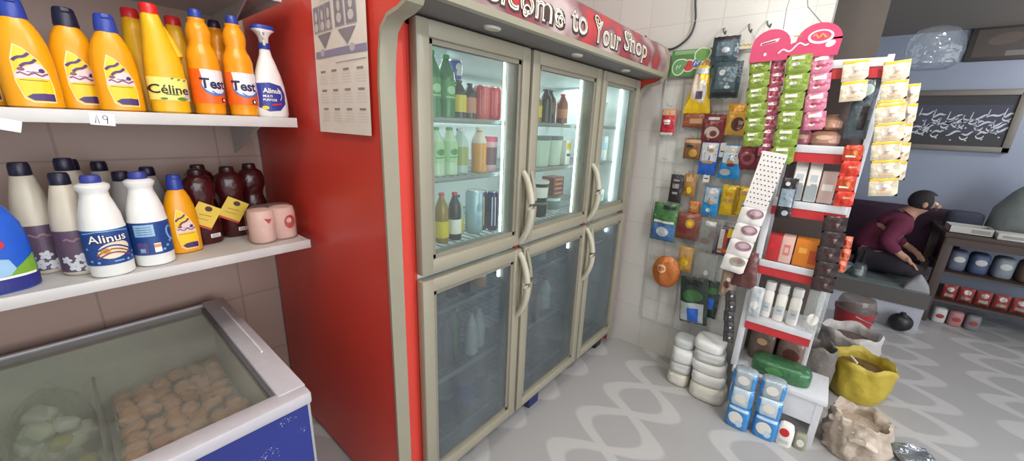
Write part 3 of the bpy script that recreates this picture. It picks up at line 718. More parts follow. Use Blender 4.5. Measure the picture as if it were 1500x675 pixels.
# ------------------------------------------------------------------ chest freezer
def freezer():
    FX0, FX1, FY0, FY1, FZ = -1.05, .352, 1.05, 1.93, .72
    t = thing('chest_freezer', 'low blue fronted chest freezer with a sliding glass lid under the shelves', 'freezer', (-.35, 1.5, 0))
    BLU = mat('freezer_blue', (36, 48, 126), .35, noi=(3, .2)); GREY = mat('freezer_grey', (168, 166, 168), .4); INN = mat('freezer_liner', (222, 226, 216), .5)
    g = G(); wl = .05; zb = .37
    g.bx(FX0, FX1, FY1-wl, FY1, .05, FZ-.03, GREY).bx(FX0, FX0+wl, FY0, FY1, .05, FZ-.03, GREY).bx(FX1-wl, FX1, FY0+.004, FY1, .05, FZ-.03, GREY).bx(FX0, FX1, FY0+.012, FY0+wl, .05, FZ-.03, GREY).bx(FX0, FX1, FY0+.01, FY1, .05, .12, GREY)
    g.done('cabinet', t, world=True)
    g = G(); a, b, c, d = FX0+wl, FX1-wl, FY0+wl, FY1-wl
    g.bx(a, b, d-.008, d, zb, FZ-.03, INN).bx(a, a+.008, c, d, zb, FZ-.03, INN).bx(b-.008, b, c, d, zb, FZ-.03, INN).bx(a, b, c, c+.008, zb, FZ-.03, INN).bx(a, b, c, d, zb-.01, zb, INN)
    g.done('liner', t, world=True)
    g = G(); g.bx(FX0, FX1-.006, FY0, FY0+.013, .06, FZ-.038, BLU)
    f = lambda u, v, off: Vector((u, FY0-off, v)); SP = mat('scuff_white', (196, 198, 210), .6)
    random.seed(3)
    for cx, cz, n_, sx_, sz_ in ((.225, .575, 34, .03, .022), (.285, .655, 22, .028, .010), (.32, .60, 8, .012, .01), (.20, .53, 14, .02, .012), (.17, .555, 8, .01, .02)):
        for _ in range(n_): g.oval(random.gauss(cx, sx_*.5), random.gauss(cz, sz_*.5), R(.0012, .0042), R(.0008, .0026), f, SP, .0006, R(0, 3), 7)
    g.decal([(-.30, .40), (.04, .66), (.06, .683), (-.25, .683), (-.5, .5)], f, mat('front_print_blue', (38, 92, 170), .4), .0004, .05)
    g.done('front_panel', t, world=True, smooth=0)
    g = G(); g.bx(FX1-.006, FX1+.001, FY0-.002, FY0+.02, .06, FZ-.035, mat('steel_corner', (176, 176, 180), .35, .4)); g.done('corner_strip', t, world=True)
    # rim: rails round the opening, the right one broad with a dark sliding groove
    RIM = mat('freezer_rim', (188, 184, 190), .35, noi=(30, .08)); GR = mat('lid_groove', (96, 94, 98), .5)
    g = G(); g.bx(FX0, FX1+.006, FY0-.012, FY0+.052, FZ-.040, FZ, RIM, .008).bx(FX0, FX1+.004, FY1-.018, FY1, FZ-.036, FZ-.002, RIM, .004)
    g.bx(FX1-.070, FX1+.006, FY0+.03, FY1, FZ-.036, FZ+.004, RIM, .006).bx(FX0, FX0+.07, FY0+.03, FY1, FZ-.036, FZ+.002, RIM, .006)
    g.done('rim', t, world=True)
    G().bx(FX1-.082, FX1-.070, FY0+.053, FY1-.05, FZ-.03, FZ-.004, GR).done('lid_track', t, world=True)
    G().bx(FX1-.028, FX1-.022, FY0+.3, FY1-.12, FZ+.004, FZ+.010, WHITE).done('lid_guide', t, world=True)
    G().bx(FX0+.06, FX1-.074, FY0+.045, FY1-.017, FZ-.014, FZ-.009, film('freezer_lid_glass', (244, 246, 243), .18, .11, (214, 217, 208), .0)).done('glass_lid', t, world=True, smooth=0)  # diffuse haze in the pane stands for frost and a milky sheen
    for x in (FX0+.06, FX1-.06):
        for y in (FY0+.07, FY1-.06): G().spec([SEC(0, .022, .022), SEC(.05, .028, .028)], BLACK, 14, at=(x, y, 0)).done('foot', t, world=True)
    # wire basket partition
    g = G(); x = -.062
    for z in (.39, .45, .52, .575): g.tube([(x, c+.012, z), (x, d-.02, z)], .0045, WIRE, 7)
    for i in range(9): g.tube([(x, c+.02+i*.088, zb), (x, c+.02+i*.088, .578)], .003, WIRE, 6)
    g.done('wire_divider', t, world=True)
    return t
freezer()

def meat_pack():
    z0 = .371
    X0, X1, Y0, Y1 = -.035, .278, 1.33, 1.84
    t = thing('chicken_pack', 'film wrapped tray of breaded tan chicken pieces in the freezer', 'frozen food', ((X0+X1)/2, (Y0+Y1)/2, z0))
    TR = mat('tray_foam', (196, 178, 160), .6)
    g = G(); w, l = (X1-X0)/2, (Y1-Y0)/2
    g.loft([[Vector((a*k*w, b*k2*l, z)) for a, b in ((-1, -1), (1, -1), (1, 1), (-1, 1))] for k, k2, z in ((.88, .92, .0), (1., 1., .12), (.985, .99, .12), (.87, .91, .012))], TR, True, True); g.done('tray', t)
    BR = [mat('breaded_tan', (220, 164, 124), .7, noi=(40, .2), bump=.6, bscale=90), mat('breaded_pink', (230, 176, 148), .65, noi=(40, .2), bump=.6, bscale=90), mat('breaded_brown', (200, 136, 98), .7, noi=(40, .2), bump=.6, bscale=90)]
    var = []
    random.seed(11)
    for i in range(5):
        g = G(); g.sphere((0, 0, 0), .035, BR[i % 3], 12, (R(.85, 1.1), R(.62, .8), R(.45, .6)), .35)
        o = g.done('chicken_piece', t, (0, 0, .11), smooth=80); var.append(o)
    k = 0
    for j in range(8):
        for i in range(6):
            for lay in (0,):
                p = (-.125+i*.050+R(-.008, .008), -.205+j*.058+R(-.01, .01), .128+R(-.012, .014))
                rot = (R(-.4, .4), R(-.4, .4), R(0, 3))
                if k < 5: o = var[k]
                else:
                    o = var[k % 5].copy(); COL.objects.link(o)
                o.location = p; o.rotation_euler = rot; k += 1
    FM = film('meat_film', (250, 248, 244), .20, .03, (230, 225, 220), .9, 22, .05)
    g = G(); g.sheet(lambda i, j: Vector(((i-.5)*2*w*1.0, (j-.5)*2*l, .166-.045*(abs(2*i-1)**6+abs(2*j-1)**6)*.5+.007*math.sin(i*9+j*14)*math.sin(j*23)+.004*noise.noise(Vector((i*9, j*12, 3))))), 40, 50, FM)
    g.done('cling_film', t)
meat_pack()

def frozen_bag(label, name, loc, pieces, cols, sc):
    t = thing(name, label, 'frozen food', loc)
    random.seed(len(label))
    for k in range(pieces):
        g = G(); a = R(0, 6.28); r = R(0, 1)**.6
        m = cols[k % len(cols)]
        p = (sc[0]*.78*r*math.cos(a), sc[1]*.78*r*math.sin(a), sc[2]*R(.3, .95))
        g.box((0, 0, 0), (R(.05, .075), R(.045, .07), R(.035, .05)), m, None, .012, 3); g.done('frozen_piece', t, p, rot=(R(-.6, .6), R(-.6, .6), R(0, 3)))
    FM = film('bag_film', (244, 248, 244), .22, .10, (214, 220, 214), .9, 26, .08)
    g = G(); n = 28; rings = []
    for z, k in ((0, .9), (.02, 1.02), (.06, 1.1), (.10, 1.0), (.13, .78), (.15, .45), (.16, .12)):
        rings.append([Vector((sc[0]*1.15*k*math.cos(2*PI*i/n)*(1+.06*math.sin(i*2.1+z*40)), sc[1]*1.15*k*math.sin(2*PI*i/n)*(1+.06*math.cos(i*1.7+z*30)), z*sc[2]/.10)) for i in range(n)])
    g.loft(rings, FM); g.done('clear_bag', t)
    return t
PG = mat('frozen_pale_green', (220, 228, 208), .6, noi=(20, .12)); PW = mat('frozen_white', (236, 238, 234), .6, noi=(20, .12)); PY = mat('frozen_yellow_green', (186, 180, 96), .6, noi=(20, .15)); PC = mat('frozen_butter', (206, 184, 112), .6, noi=(20, .15))
frozen_bag('clear bag of pale green and white frozen cubes in the freezer', 'frozen_vegetable_bag', (-.165, 1.74, .371), 22, [PG, PW, PG, PW, PG, PY], (.075, .10, .17))
frozen_bag('clear bag of butter yellow frozen blocks nearest the freezer front', 'frozen_butter_bag', (-.135, 1.43, .371), 9, [PC, PC, PY, PW], (.05, .10, .135))
frozen_bag('dull grey green frozen bag at the far left of the freezer', 'frozen_herb_bag', (-.37, 1.66, .371), 8, [mat('frozen_grey_green', (110, 120, 104), .6), PG, mat('frozen_dark', (70, 76, 74), .6)], (.085, .15, .11))

# ------------------------------------------------------------------ drinks and groceries in the fridge
def soda(name, label, x, y, z, h, r, body, cap, lab=None, lz=(.3, .62), p2=None, group=None, fat=1., rz=0.):
    t = thing(name, label, 'bottle', (x, y, z+.001), rz, group); n = r*.36
    sp = [SEC(0, r*.85, r*.85), SEC(.004, r, r), SEC(h*.12, r, r), SEC(h*.28, r*.96*fat, r*.96*fat), SEC(h*.62, r, r), SEC(h*.74, r*.88, r*.88), SEC(h*.84, r*.58, r*.58), SEC(h*.92, n, n), SEC(h*.95, n, n)]
    part(G().spec(sp, body, 20), 'bottle_body', t)
    part(G().spec([SEC(h*.94, n*1.12, n*1.12), SEC(h*.95, n*1.2, n*1.2), SEC(h*.995, n*1.15, n*1.15), SEC(h, n*.9, n*.9)], cap, 14), 'cap', t)
    if lab:
        f = wrap_surf(sp); g = G(); band(g, sp, h*lz[0], h*lz[1], -2.4, 2.4, lab, .001)
        if p2:
            m = h*(lz[0]+lz[1])/2; g.oval(0, m, r*1.1, h*.13, f, p2, .0018); g.rect(0, m-h*.11, r*1.3, h*.02, f, p2, .0018)
        part(g, 'bottle_label', t)
    return t
def can(name, label, x, y, z, h, r, body, p2=None, group=None, rz=0., stripes=None):
    t = thing(name, label, 'can', (x, y, z+.001), rz, group); AL = mat('aluminium', (190, 192, 194), .3, .8)
    sp = [SEC(.004, r*.9, r*.9), SEC(.012, r, r), SEC(h-.014, r, r), SEC(h-.005, r*.86, r*.86)]
    g = G().spec(sp, body, 24); f = wrap_surf(sp)
    if p2:
        g.oval(0, h*.62, r*1.0, r*1.0, f, p2, .0009); g.rect(0, h*.32, r*.8, h*.2, f, p2, .0009)
    if stripes:
        for a in (-.9, -.3, .5): g.rect(a*r, h*.5, r*.16, h*.72, f, stripes, .0009)
    part(g, 'can_body', t)
    g = G().spec([SEC(0, r*.78, r*.78), SEC(.005, r*.9, r*.9)], AL, 24); g.spec([SEC(h-.006, r*.87, r*.87), SEC(h-.001, r*.86, r*.86), SEC(h, r*.82, r*.82)], AL, 24); g.box((0, -.004, h+.0006), (.010, .018, .0012), AL)
    part(g, 'can_lid', t); return t
def tub(name, label, x, y, z, h, r, body, lid, p2=None, sq=2., group=None):
    t = thing(name, label, 'tub', (x, y, z+.001), 0, group)
    sp = [SEC(0, r*.84, r*.84), SEC(.004, r*.88, r*.88), SEC(h*.88, r, r)]
    g = G().spec(sp, body, 24, sq)
    if p2: band(g, sp, h*.2, h*.7, -1.4, 1.4, p2, .001, sq)
    part(g, 'tub_body', t); part(G().spec([SEC(h*.86, r*1.03, r*1.03), SEC(h*.97, r*1.05, r*1.05), SEC(h, r*.96, r*.96)], lid, 24, sq), 'lid', t); return t
def carton(name, label, x, y, z, w, d, h, body, bands, rz=0., cat='box', group=None, grp=None, gable=False):
    """printed card box; bands: (cu, cv, w, h, material) in fractions of the front"""
    t = G().box((0, 0, h/2), (w, d, h), body, None, min(.003, h*.06)); f = flat(-d/2)
    if gable: t.prism([(-d/2, h), (d/2, h), (0, h*1.14)], 'x', -w/2, w/2, body).box((0, 0, h*1.17), (w, .003, h*.07), body)
    for k, (cu, cv, bw, bh, m) in enumerate(bands): t.rect(cu*w, cv*h, bw*w, bh*h, f, m, .0008+.0004*k, .5)
    return t.done(name, None, (x, y, z+.001), rz, label, cat, group)

GRG = mat('green_drink', (38, 120, 46), .18); LIME = mat('lime_label', (170, 206, 150), .4); COLA = mat('cola_brown', (44, 24, 18), .2); YLB = mat('yellow_drink_label', (226, 196, 30), .4)
PEACH = mat('peach_print', (200, 130, 96), .5); REDC = mat('red_can', (206, 40, 52), .3); BLUC = mat('blue_can', (40, 66, 170), .3, .2); GCAP = mat('green_cap', (50, 170, 60), .4); RCAP = mat('scarlet_cap', (214, 56, 40), .4)
CLEAR = mat('clear_drink', (190, 204, 196), .2); ORJ = mat('orange_juice', (222, 146, 34), .25); PINKC = mat('pink_cap', (232, 92, 130), .4); SKY = mat('pale_blue_can', (168, 196, 206), .3, .2); NVC = mat('navy_can', (30, 40, 96), .3, .2)
AMB = mat('amber_drink', (150, 120, 30), .2); DKD = mat('dark_drink', (40, 36, 40), .25); OLV = mat('olive_bottle', (92, 100, 52), .3)
s1, s2, s3 = 1.515, 1.305, 1.04
soda('soda_bottle', 'green soda bottle at the left end of the top fridge shelf', .893, 1.13, s1, .222, .034, GRG, GCAP, mat('green_label', (56, 140, 60), .4), (.3, .6), LIME)
soda('soda_bottle', 'green soda bottle second from left on the top fridge shelf', .964, 1.135, s1, .218, .034, GRG, GCAP, MATS['green_label'], (.3, .6), LIME)
soda('soda_bottle', 'green soda bottle in the second row behind the leftmost one', .97, 1.22, s1, .218, .034, GRG, GCAP, MATS['green_label'], (.3, .6))
can('soda_can', 'dark can under the blue can on the top fridge shelf', 1.083, 1.225, s1, .147, .033, DKD)
can('soda_can', 'blue can standing on another can on the top fridge shelf', 1.083, 1.225, s1+.149, .075, .033, BLUC, LWHITE)
soda('cola_bottle', 'small cola bottle with yellow label on the top fridge shelf', 1.015, 1.12, s1, .138, .028, COLA, DKD, YLB, (.18, .62))
soda('cola_bottle', 'small cola bottle with peach printed label beside the red cans', 1.074, 1.125, s1, .134, .027, COLA, DKD, PEACH, (.18, .6))
for i, x in enumerate((1.130, 1.199)):
    can('soda_can', ('tall red can next to the cola bottles on the top fridge shelf', 'tall red can at the right end of the first top fridge shelf')[i], x, 1.115, s1, .132, .0325, REDC, None, 'tall red cans', 0, PEACH if i < 0 else mat('can_pink', (226, 120, 130), .4))
for i, x in enumerate((.905, .970)):
    soda('soda_bottle', ('clear lime soda bottle with green cap, left on the second fridge shelf', 'clear lime soda bottle with green cap, next to the clear water bottle')[i], x, 1.125, s2, .178, .032, mat('lime_drink', (196, 220, 186), .2), GCAP, LIME, (.28, .72), MATS['green_label'])
soda('water_bottle', 'clear bottle with olive label on the second fridge shelf', 1.034, 1.13, s2, .176, .029, CLEAR, WHITE, mat('olive_label', (160, 170, 90), .4), (.2, .6))
soda('water_bottle', 'clear bottle with grey label beside the orange juice', 1.079, 1.19, s2, .174, .027, CLEAR, DKD, mat('grey_label', (120, 130, 140), .4), (.2, .7))
t_ = soda('juice_bottle', 'white capped bottle of orange juice on the second fridge shelf', 1.125, 1.12, s2, .18, .032, ORJ, WHITE, mat('juice_sleeve', (226, 214, 198), .4), (.66, .9))
tub('dessert_cup', 'pink lidded cup at the right end of the second fridge shelf', 1.192, 1.125, s2, .145, .034, mat('pink_cup', (230, 190, 200), .4), PINKC, mat('cup_print', (120, 90, 100), .5))
soda('cola_bottle', 'red capped dark bottle with yellow label on the third fridge shelf', .925, 1.12, s3, .20, .027, AMB, RCAP, YLB, (.12, .45))
soda('cola_bottle', 'red capped dark bottle with white label on the third fridge shelf', .992, 1.12, s3, .195, .027, COLA, RCAP, LWHITE, (.14, .45))
soda('juice_bottle', 'pale glass bottle with yellow label on the third fridge shelf', 1.052, 1.17, s3, .17, .026, CLEAR, BLUC, YLB, (.08, .4))
can('energy_drink_can', 'large pale blue can on the third fridge shelf', 1.115, 1.135, s3, .19, .038, SKY, mat('can_grey', (140, 170, 190), .3))
can('energy_drink_can', 'navy can with yellow stripe beside the large pale blue can', 1.172, 1.15, s3, .18, .028, NVC, None, None, 0, YLB)
can('energy_drink_can', 'navy can with white stripe at the right end of the third fridge shelf', 1.206, 1.11, s3, .18, .024, NVC, None, None, 0, LWHITE)
# middle bay
soda('juice_bottle', 'yellow bottle at left of the middle bay top shelf', 1.52, 1.13, s1, .13, .028, AMB, DKD, YLB, (.2, .6))
soda('cola_bottle', 'dark bottle beside the yellow one in the middle bay', 1.59, 1.13, s1, .16, .034, COLA, DKD)
soda('cola_bottle', 'second dark bottle of the middle bay top shelf', 1.67, 1.16, s1, .165, .034, COLA, DKD, mat('brown_print', (120, 80, 60), .5))
soda('syrup_bottle', 'brown red bottle at the right of the middle bay top shelf', 1.745, 1.13, s1, .15, .030, mat('rust_drink', (140, 66, 50), .25), RCAP, PEACH, (.2, .5))
PB = mat('pale_green_tub', (206, 220, 204), .4); GL = mat('grey_lid', (110, 120, 116), .4)
tub('yoghurt_tub', 'pale green tub at the left of the middle bay second shelf', 1.565, 1.14, s2, .15, .055, PB, GL, None, 3)
tub('yoghurt_tub', 'pale green tub second in the middle bay', 1.69, 1.15, s2, .15, .055, PB, GL, None, 3)
carton('milk_carton', 'white carton with yellow print at the right of the middle bay', 1.775, 1.12, s2, .05, .06, .13, LWHITE, [(0, .75, .8, .25, YLB), (0, .4, .7, .1, OLV)])
tub('yoghurt_tub', 'black and white tub on the lower middle bay shelf', 1.60, 1.14, s3+.08, .11, .046, DKD, WHITE, LWHITE)
tub('yoghurt_tub', 'black tub under the black and white one', 1.60, 1.14, s3, .078, .046, DKD, GL)
DRC = mat('dark_red_card', (120, 60, 60), .5)
for i in range(4): carton('chocolate_box', 'flat dark red box in the stack at the lower right of the middle bay', 1.735, 1.15, s3+.10+i*.025, .10, .08, .0235, DRC, [(0, .5, .7, .4, PEACH)], group='stacked flat dark red boxes')
tub('yoghurt_tub', 'white tub beneath the stack of flat dark red boxes', 1.735, 1.15, s3, .098, .05, WHITE, GL, mat('tub_print', (110, 130, 130), .5))
# right bay
tub('cream_tub', 'round white tub on the right bay top shelf', 2.18, 1.16, s1, .14, .06, mat('pale_tub', (214, 226, 222), .4), WHITE)
carton('milk_carton', 'pale blue carton with blue marks in the right bay', 2.16, 1.13, s2, .075, .07, .155, mat('pale_blue_card', (170, 204, 226), .5), [(-.2, .6, .4, .5, mat('blue_mark', (70, 120, 200), .5)), (.2, .3, .3, .3, LWHITE)])
carton('milk_carton', 'white carton beside the pale blue one in the right bay', 2.235, 1.14, s2, .06, .07, .15, LWHITE, [(0, .6, .6, .3, MATS['pale_blue_card'])])
carton('butter_box', 'white butter box on the lower right bay shelf', 2.20, 1.14, s3, .13, .09, .08, LWHITE, [(0, .5, .8, .3, MATS['pale_blue_card'])])
# lower compartments seen through misted doors
lo1, lo2, lo3 = .78, .46, .15
for i, (x, y, z, h, r, b, c, l, nm) in enumerate((
    (.91, 1.13, lo1, .17, .032, OLV, DKD, None, 'olive bottle at left behind the misted first lower door'), (.985, 1.14, lo1, .18, .032, DKD, DKD, None, 'black bottle second behind the misted first lower door'),
    (1.06, 1.14, lo1, .18, .032, COLA, DKD, MATS['brown_print'], 'brown bottle third behind the misted first lower door'), (1.15, 1.13, lo1, .17, .033, ORJ, WHITE, LWHITE, 'orange bottle at right behind the misted first lower door'),
    (.96, 1.14, lo2, .22, .036, DKD, DKD, None, 'large black bottle on the lower shelf of the first misted bay'), (1.05, 1.2, lo2, .22, .036, GRG, DKD, None, 'dark green bottle on the lower shelf of the first misted bay'))):
    soda('drink_bottle', nm, x, y, z, h, r, b, c, l)
for i, (x, y, nm) in enumerate(((1.09, 1.12, 'white yoghurt drink left of its pair behind the first misted door'), (1.16, 1.14, 'white yoghurt drink right of its pair behind the first misted door'))):
    soda('yoghurt_bottle', nm, x, y, lo2, .2, .032, WHITE, WHITE, LWHITE)
for x, nm in ((.96, 'dark navy tub at the bottom left of the first bay'), (1.09, 'blue tub at the bottom middle of the first bay'), (1.19, 'slate tub at the bottom right of the first bay')):
    tub('yoghurt_tub', nm, x, 1.16, lo3, .16, .05, (NVC, BLUC, DKD)[int((x-.95)*9) % 3], GL)
for x, z, b, nm in ((1.55, lo1, GRG, 'dark green bottle at left behind the middle misted door'), (1.64, lo1, CLEAR, 'clear bottle second behind the middle misted door'), (1.73, lo1, OLV, 'olive bottle third behind the middle misted door'), (1.6, lo2, MATS['brown_print'], 'brown bottle on the lower shelf of the middle misted bay'), (1.71, lo2, CLEAR, 'clear bottle on the lower shelf of the middle misted bay')):
    soda('drink_bottle', nm, x, 1.14, z, .19, .036, b, DKD, LIME if b is GRG else None)
carton('milk_crate_box', 'plain grey carton on the lower shelf of the right misted bay', 2.17, 1.18, lo2, .16, .12, .18, mat('grey_card', (150, 150, 146), .6), [(0, .5, .6, .3, LWHITE)])

# ------------------------------------------------------------------ tile wall: wire rack and hanging packets
def cable():
    pts = [(2.432, .775, 2.5), (2.432, .762, 2.36), (2.432, .754, 2.21), (2.432, .738, 2.11), (2.432, .748, 2.04), (2.432, .785, 1.995), (2.432, .85, 1.966), (2.425, .93, 1.985), (2.40, .985, 2.02), (2.39, .998, 2.05)]
    Q = []
    for a, b, c, d in zip([pts[0]]+pts[:-2], pts[:-1], pts[1:], pts[2:]+[pts[-1]]):
        a, b, c, d = map(Vector, (a, b, c, d))
        for k in range(5):
            s_ = k/5; Q.append(.5*((2*b)+(c-a)*s_+(2*a-5*b+4*c-d)*s_*s_+(3*b-a-3*c+d)*s_**3))
    G().tube(Q, .0055, mat('black_cable', (48, 50, 52), .5), 8).done('power_cable', None, label='dark cable looping down the tiles onto the fridge canopy', cat='cable')
cable()

def wire_rack():
    t = thing('wire_display_rack', 'white wire grid rack on the tiled wall hung with snack packets', 'rack', (2.438, .58, .25))
    WG = mat('pale_wire', (176, 178, 176), .45, .3)
    g = G(); ys = [.86-.108*i for i in range(6)]
    for i, y in enumerate(ys): g.tube([(2.438, y, 1.93), (2.438, y-.06, .24)], .0026 if i in (0, 5) else .0016, WG, 6)
    for k in range(12):
        z = 1.93-.1535*k; s_ = (1.93-z)/1.69*.06
        g.tube([(2.434, ys[0]-s_, z), (2.434, ys[-1]-s_, z)], .0026 if k in (0, 11) else .0016, WG, 6)
    g.done('wire_grid', t, world=True)
    for y, z in ((.80, 1.64), (.655, 1.865), (.55, 1.605), (.44, 1.66), (.645, 1.47), (.55, 1.455), (.43, 1.45), (.35, 1.44), (.70, 1.255), (.62, 1.268), (.495, 1.205), (.40, 1.228), (.32, 1.228), (.742, 1.075), (.59, 1.06), (.47, 1.025), (.39, .995), (.685, .74), (.58, .825), (.455, .812), (.505, .655), (.41, .65), (.78, 1.33), (.78, .98), (.80, .86)):
        G().tube([(2.434, y, z+.008), (2.39, y, z+.008), (2.36, y, z+.010), (2.352, y, z+.020)], .0022, WG, 6).shift((0, 0, 0)).done('hook', t, world=True)
wire_rack()

def pouch_surf(w, h, t, taper=0., wob=.12, seed=0, round_=False):
    def shape(u, v):
        k = 1-taper*(v)          # narrower towards the top
        e = max(0, 1-abs(u)**2.4); s_ = max(0, math.sin(PI*min(1, max(0, v))))
        th = t/2*(e**.6)*(s_**.45)
        th *= 1+wob*2*noise.noise(Vector((u*2+seed, v*3.2*h/w*.6, seed*1.7)))
        if round_: k *= math.sqrt(max(.02, 1-(2*v-1)**2*.92))
        return u*w/2*k, th, v*h
    def front(x, z, off):
        v = z/h; k = 1-taper*v
        if round_: k *= math.sqrt(max(.02, 1-(2*v-1)**2*.92))
        u = max(-1, min(1, x/(w/2*k))); a, th, _ = shape(u, v); return Vector((a, -th-off, z))
    return shape, front
def pouch(name, label, cat, Y, zt, zb, w, m, prints=None, t=.03, X=2.392, tilt=0., taper=0., group=None, round_=False, head=None, rz=-PI/2, extra=None, lean=0.):
    h = zt-zb; sd = (hash(label) % 97) if False else sum(map(ord, label)) % 97
    shape, front = pouch_surf(w, h, t, taper, .3, sd, round_)
    g = G(); n, k = 10, 12
    for sgn in (-1, 1):
        g.sheet(lambda i, j: (lambda q: Vector((q[0], sgn*q[1]-.0004*(sgn < 0), q[2]+.0025*math.sin(i*40)*(j in (0, 1)))))(shape(2*i-1, j)), n, k, m)
    if head: g.box((0, 0, h+.012), (w*.5*(1-taper), .001, .026), head)
    if prints:
        for q in prints:
            cu, cv = q[1]*w/2, q[2]*h
            if q[0] == 'r': g.rect(cu, cv, q[3]*w, q[4]*h, front, q[5], .0014+.0008*prints.index(q), .015)
            elif q[0] == 'o': g.oval(cu, cv, q[3]*w, q[4]*h, front, q[5], .0014+.0008*prints.index(q), .0, 16, .015)
            elif q[0] == 't': g.text(q[3], cu, cv, q[4]*h, front, q[5], .0014+.0008*prints.index(q), .9, .02)
    g.shift((0, 0, -h))
    o = g.done(name, None, (X, Y, zt), rz, label, cat, group, rot=(lean, tilt, rz), smooth=60)
    return o
F = lambda n, c, r=.3: foil('foil_'+n, c, r)
fred, fyel, fgold, fmar, fblu, fsky, fblk, fbrn, fgrn, ftea, forg, fwht, fpur, fsil, fpnk = (F('red', (176, 30, 44)), F('yellow', (232, 190, 30)), F('gold', (196, 150, 60)), F('maroon', (128, 50, 52)), F('blue', (44, 104, 206)),
    F('sky', (40, 150, 222)), F('black', (46, 40, 42)), F('brown', (126, 84, 48)), F('green', (70, 116, 66)), F('slate', (76, 96, 104)), F('orange', (204, 116, 46)), F('white', (216, 214, 208)), F('purple', (88, 64, 90)), F('silver', (190, 196, 200)), F('pink', (226, 110, 140)))
NUT = mat('nut_print', (214, 198, 184), .5); TAN = mat('tan_print', (190, 150, 110), .5); CLB = film('packet_film', (244, 246, 244), .24, .22, (206, 208, 204), .8, 40, .1)
SN = 'snack'
pouch('spice_packet', 'red packet with tan top, leftmost on the wire rack', SN, .792, 1.628, 1.478, .082, fred, [('r', 0, .88, .9, .22, TAN), ('r', -.1, .55, .5, .1, fwht), ('r', 0, .45, .4, .06, fwht), ('r', 0, .06, .9, .1, fwht)], head=None)
pouch('crisp_bag', 'big yellow snack bag tapering to the top, on the green card', SN, .645, 1.86, 1.606, .150, fyel, [('o', -.25, .55, .34, .55, NUT), ('o', .25, .45, .3, .5, fwht), ('r', .1, .38, .22, .16, fpur), ('r', 0, .88, .5, .12, fsil)], .05, taper=.62)
pouch('crisp_bag', 'rust brown bag just under the big yellow snack bag', SN, .645, 1.618, 1.528, .135, F('rust', (150, 82, 56)), [('r', .1, .4, .5, .3, TAN)], .03, X=2.405)
pouch('nut_bag', 'maroon bag showing pale nuts in the rack', SN, .541, 1.602, 1.45, .115, fmar, [('o', 0, .36, .66, .42, NUT), ('o', .15, .32, .3, .22, fmar), ('r', 0, .85, .5, .1, fwht)], .045)
pouch('crisp_bag', 'yellow and orange bag with a dark picture beside green sachets', SN, .432, 1.658, 1.495, .100, F('amber', (226, 172, 70)), [('o', .2, .35, .6, .45, F('umber', (96, 56, 48))), ('r', 0, .85, .9, .18, F('amber2', (214, 150, 30)))], .04)
pouch('coffee_packet', 'brown gold packet in the second column of the rack', SN, .632, 1.468, 1.350, .092, fbrn, [('r', 0, .86, .9, .16, TAN), ('o', .2, .3, .5, .4, fgold), ('r', -.2, .62, .4, .12, fblk)], .035)
pouch('candy_bag', 'white bag with blue foot in the rack', SN, .537, 1.452, 1.268, .092, fblu, [('r', 0, .70, .92, .56, fwht), ('o', -.2, .6, .3, .1, NUT), ('o', .2, .75, .3, .1, TAN), ('r', 0, .40, .6, .08, TAN)], .04)
pouch('candy_bag', 'bright blue bag with clear top full of sweets', SN, .422, 1.445, 1.258, .112, fsky, [('r', 0, .72, .7, .5, fwht), ('o', -.1, .5, .4, .12, TAN), ('o', .1, .42, .36, .1, fmar), ('o', -.3, .2, .5, .2, fsil)], .045, taper=.3)
pouch('biscuit_pack', 'maroon packet with pink round print behind green sachets', SN, .345, 1.44, 1.318, .125, fmar, [('o', 0, .5, .55, .6, F('rose', (170, 90, 110))), ('o', 0, .5, .3, .3, fmar)], .035)
for y, z0, z1, w, lb in ((.475, 1.452, 1.374, .028, 'small white hang tag between the blue footed sweet bags'), (.532, 1.28, 1.226, .033, 'small white hang tag above the silver blue bag')):
    g = G().box((0, 0, -(z0-z1)/2), (w, .0015, z0-z1), LWHITE); g.rect(0, -(z0-z1)*.6, w*.6, .006, flat(-.001), INK); g.done('hang_tag', None, (2.395, y, z0), -PI/2, lb, 'label')
pouch('coffee_packet', 'black narrow packet with pale letters at the left of the rack', SN, .688, 1.253, 1.082, .074, fblk, [('r', 0, .6, .5, .16, mat('grey_print', (150, 140, 144), .5)), ('r', 0, .35, .4, .08, MATS['grey_print']), ('r', 0, .8, .5, .06, MATS['grey_print'])], .03)
pouch('coffee_packet', 'narrow gold brown packet beside the black one', SN, .613, 1.266, 1.13, .068, F('bronze', (160, 116, 56)), [('o', .1, .3, .4, .3, fyel), ('r', 0, .75, .6, .2, TAN)], .03)
pouch('candy_bag', 'silver bag with blue foot in the middle of the rack', SN, .484, 1.203, 1.037, .084, fsky, [('r', 0, .72, .84, .52, fsil), ('o', 0, .48, .5, .14, TAN), ('o', -.1, .2, .3, .14, fwht)], .04)
pouch('tea_packet', 'upright yellow packet left of its twin', SN, .390, 1.226, 1.055, .092, fyel, [('r', -.1, .5, .6, .1, TAN), ('r', .7, .5, .26, .9, F('ochre', (160, 124, 20))), ('o', -.2, .7, .4, .14, F('amber2', (0, 0, 0)))], .035)
pouch('tea_packet', 'upright yellow packet right of its twin, beside the dotted strip', SN, .312, 1.225, 1.067, .080, fyel, [('o', 0, .42, .6, .2, fsil), ('r', 0, .8, .7, .12, TAN)], .035)
pouch('diaper_packet', 'green and blue packet at the lower left of the rack', SN, .725, 1.072, .828, .152, fgrn, [('r', 0, .25, .94, .44, F('steel', (70, 110, 160))), ('o', 0, .26, .5, .26, fsil), ('o', -.1, .62, .7, .2, fgrn), ('r', 0, .52, .8, .06, fwht), ('r', .3, .9, .5, .1, fblk)], .05)
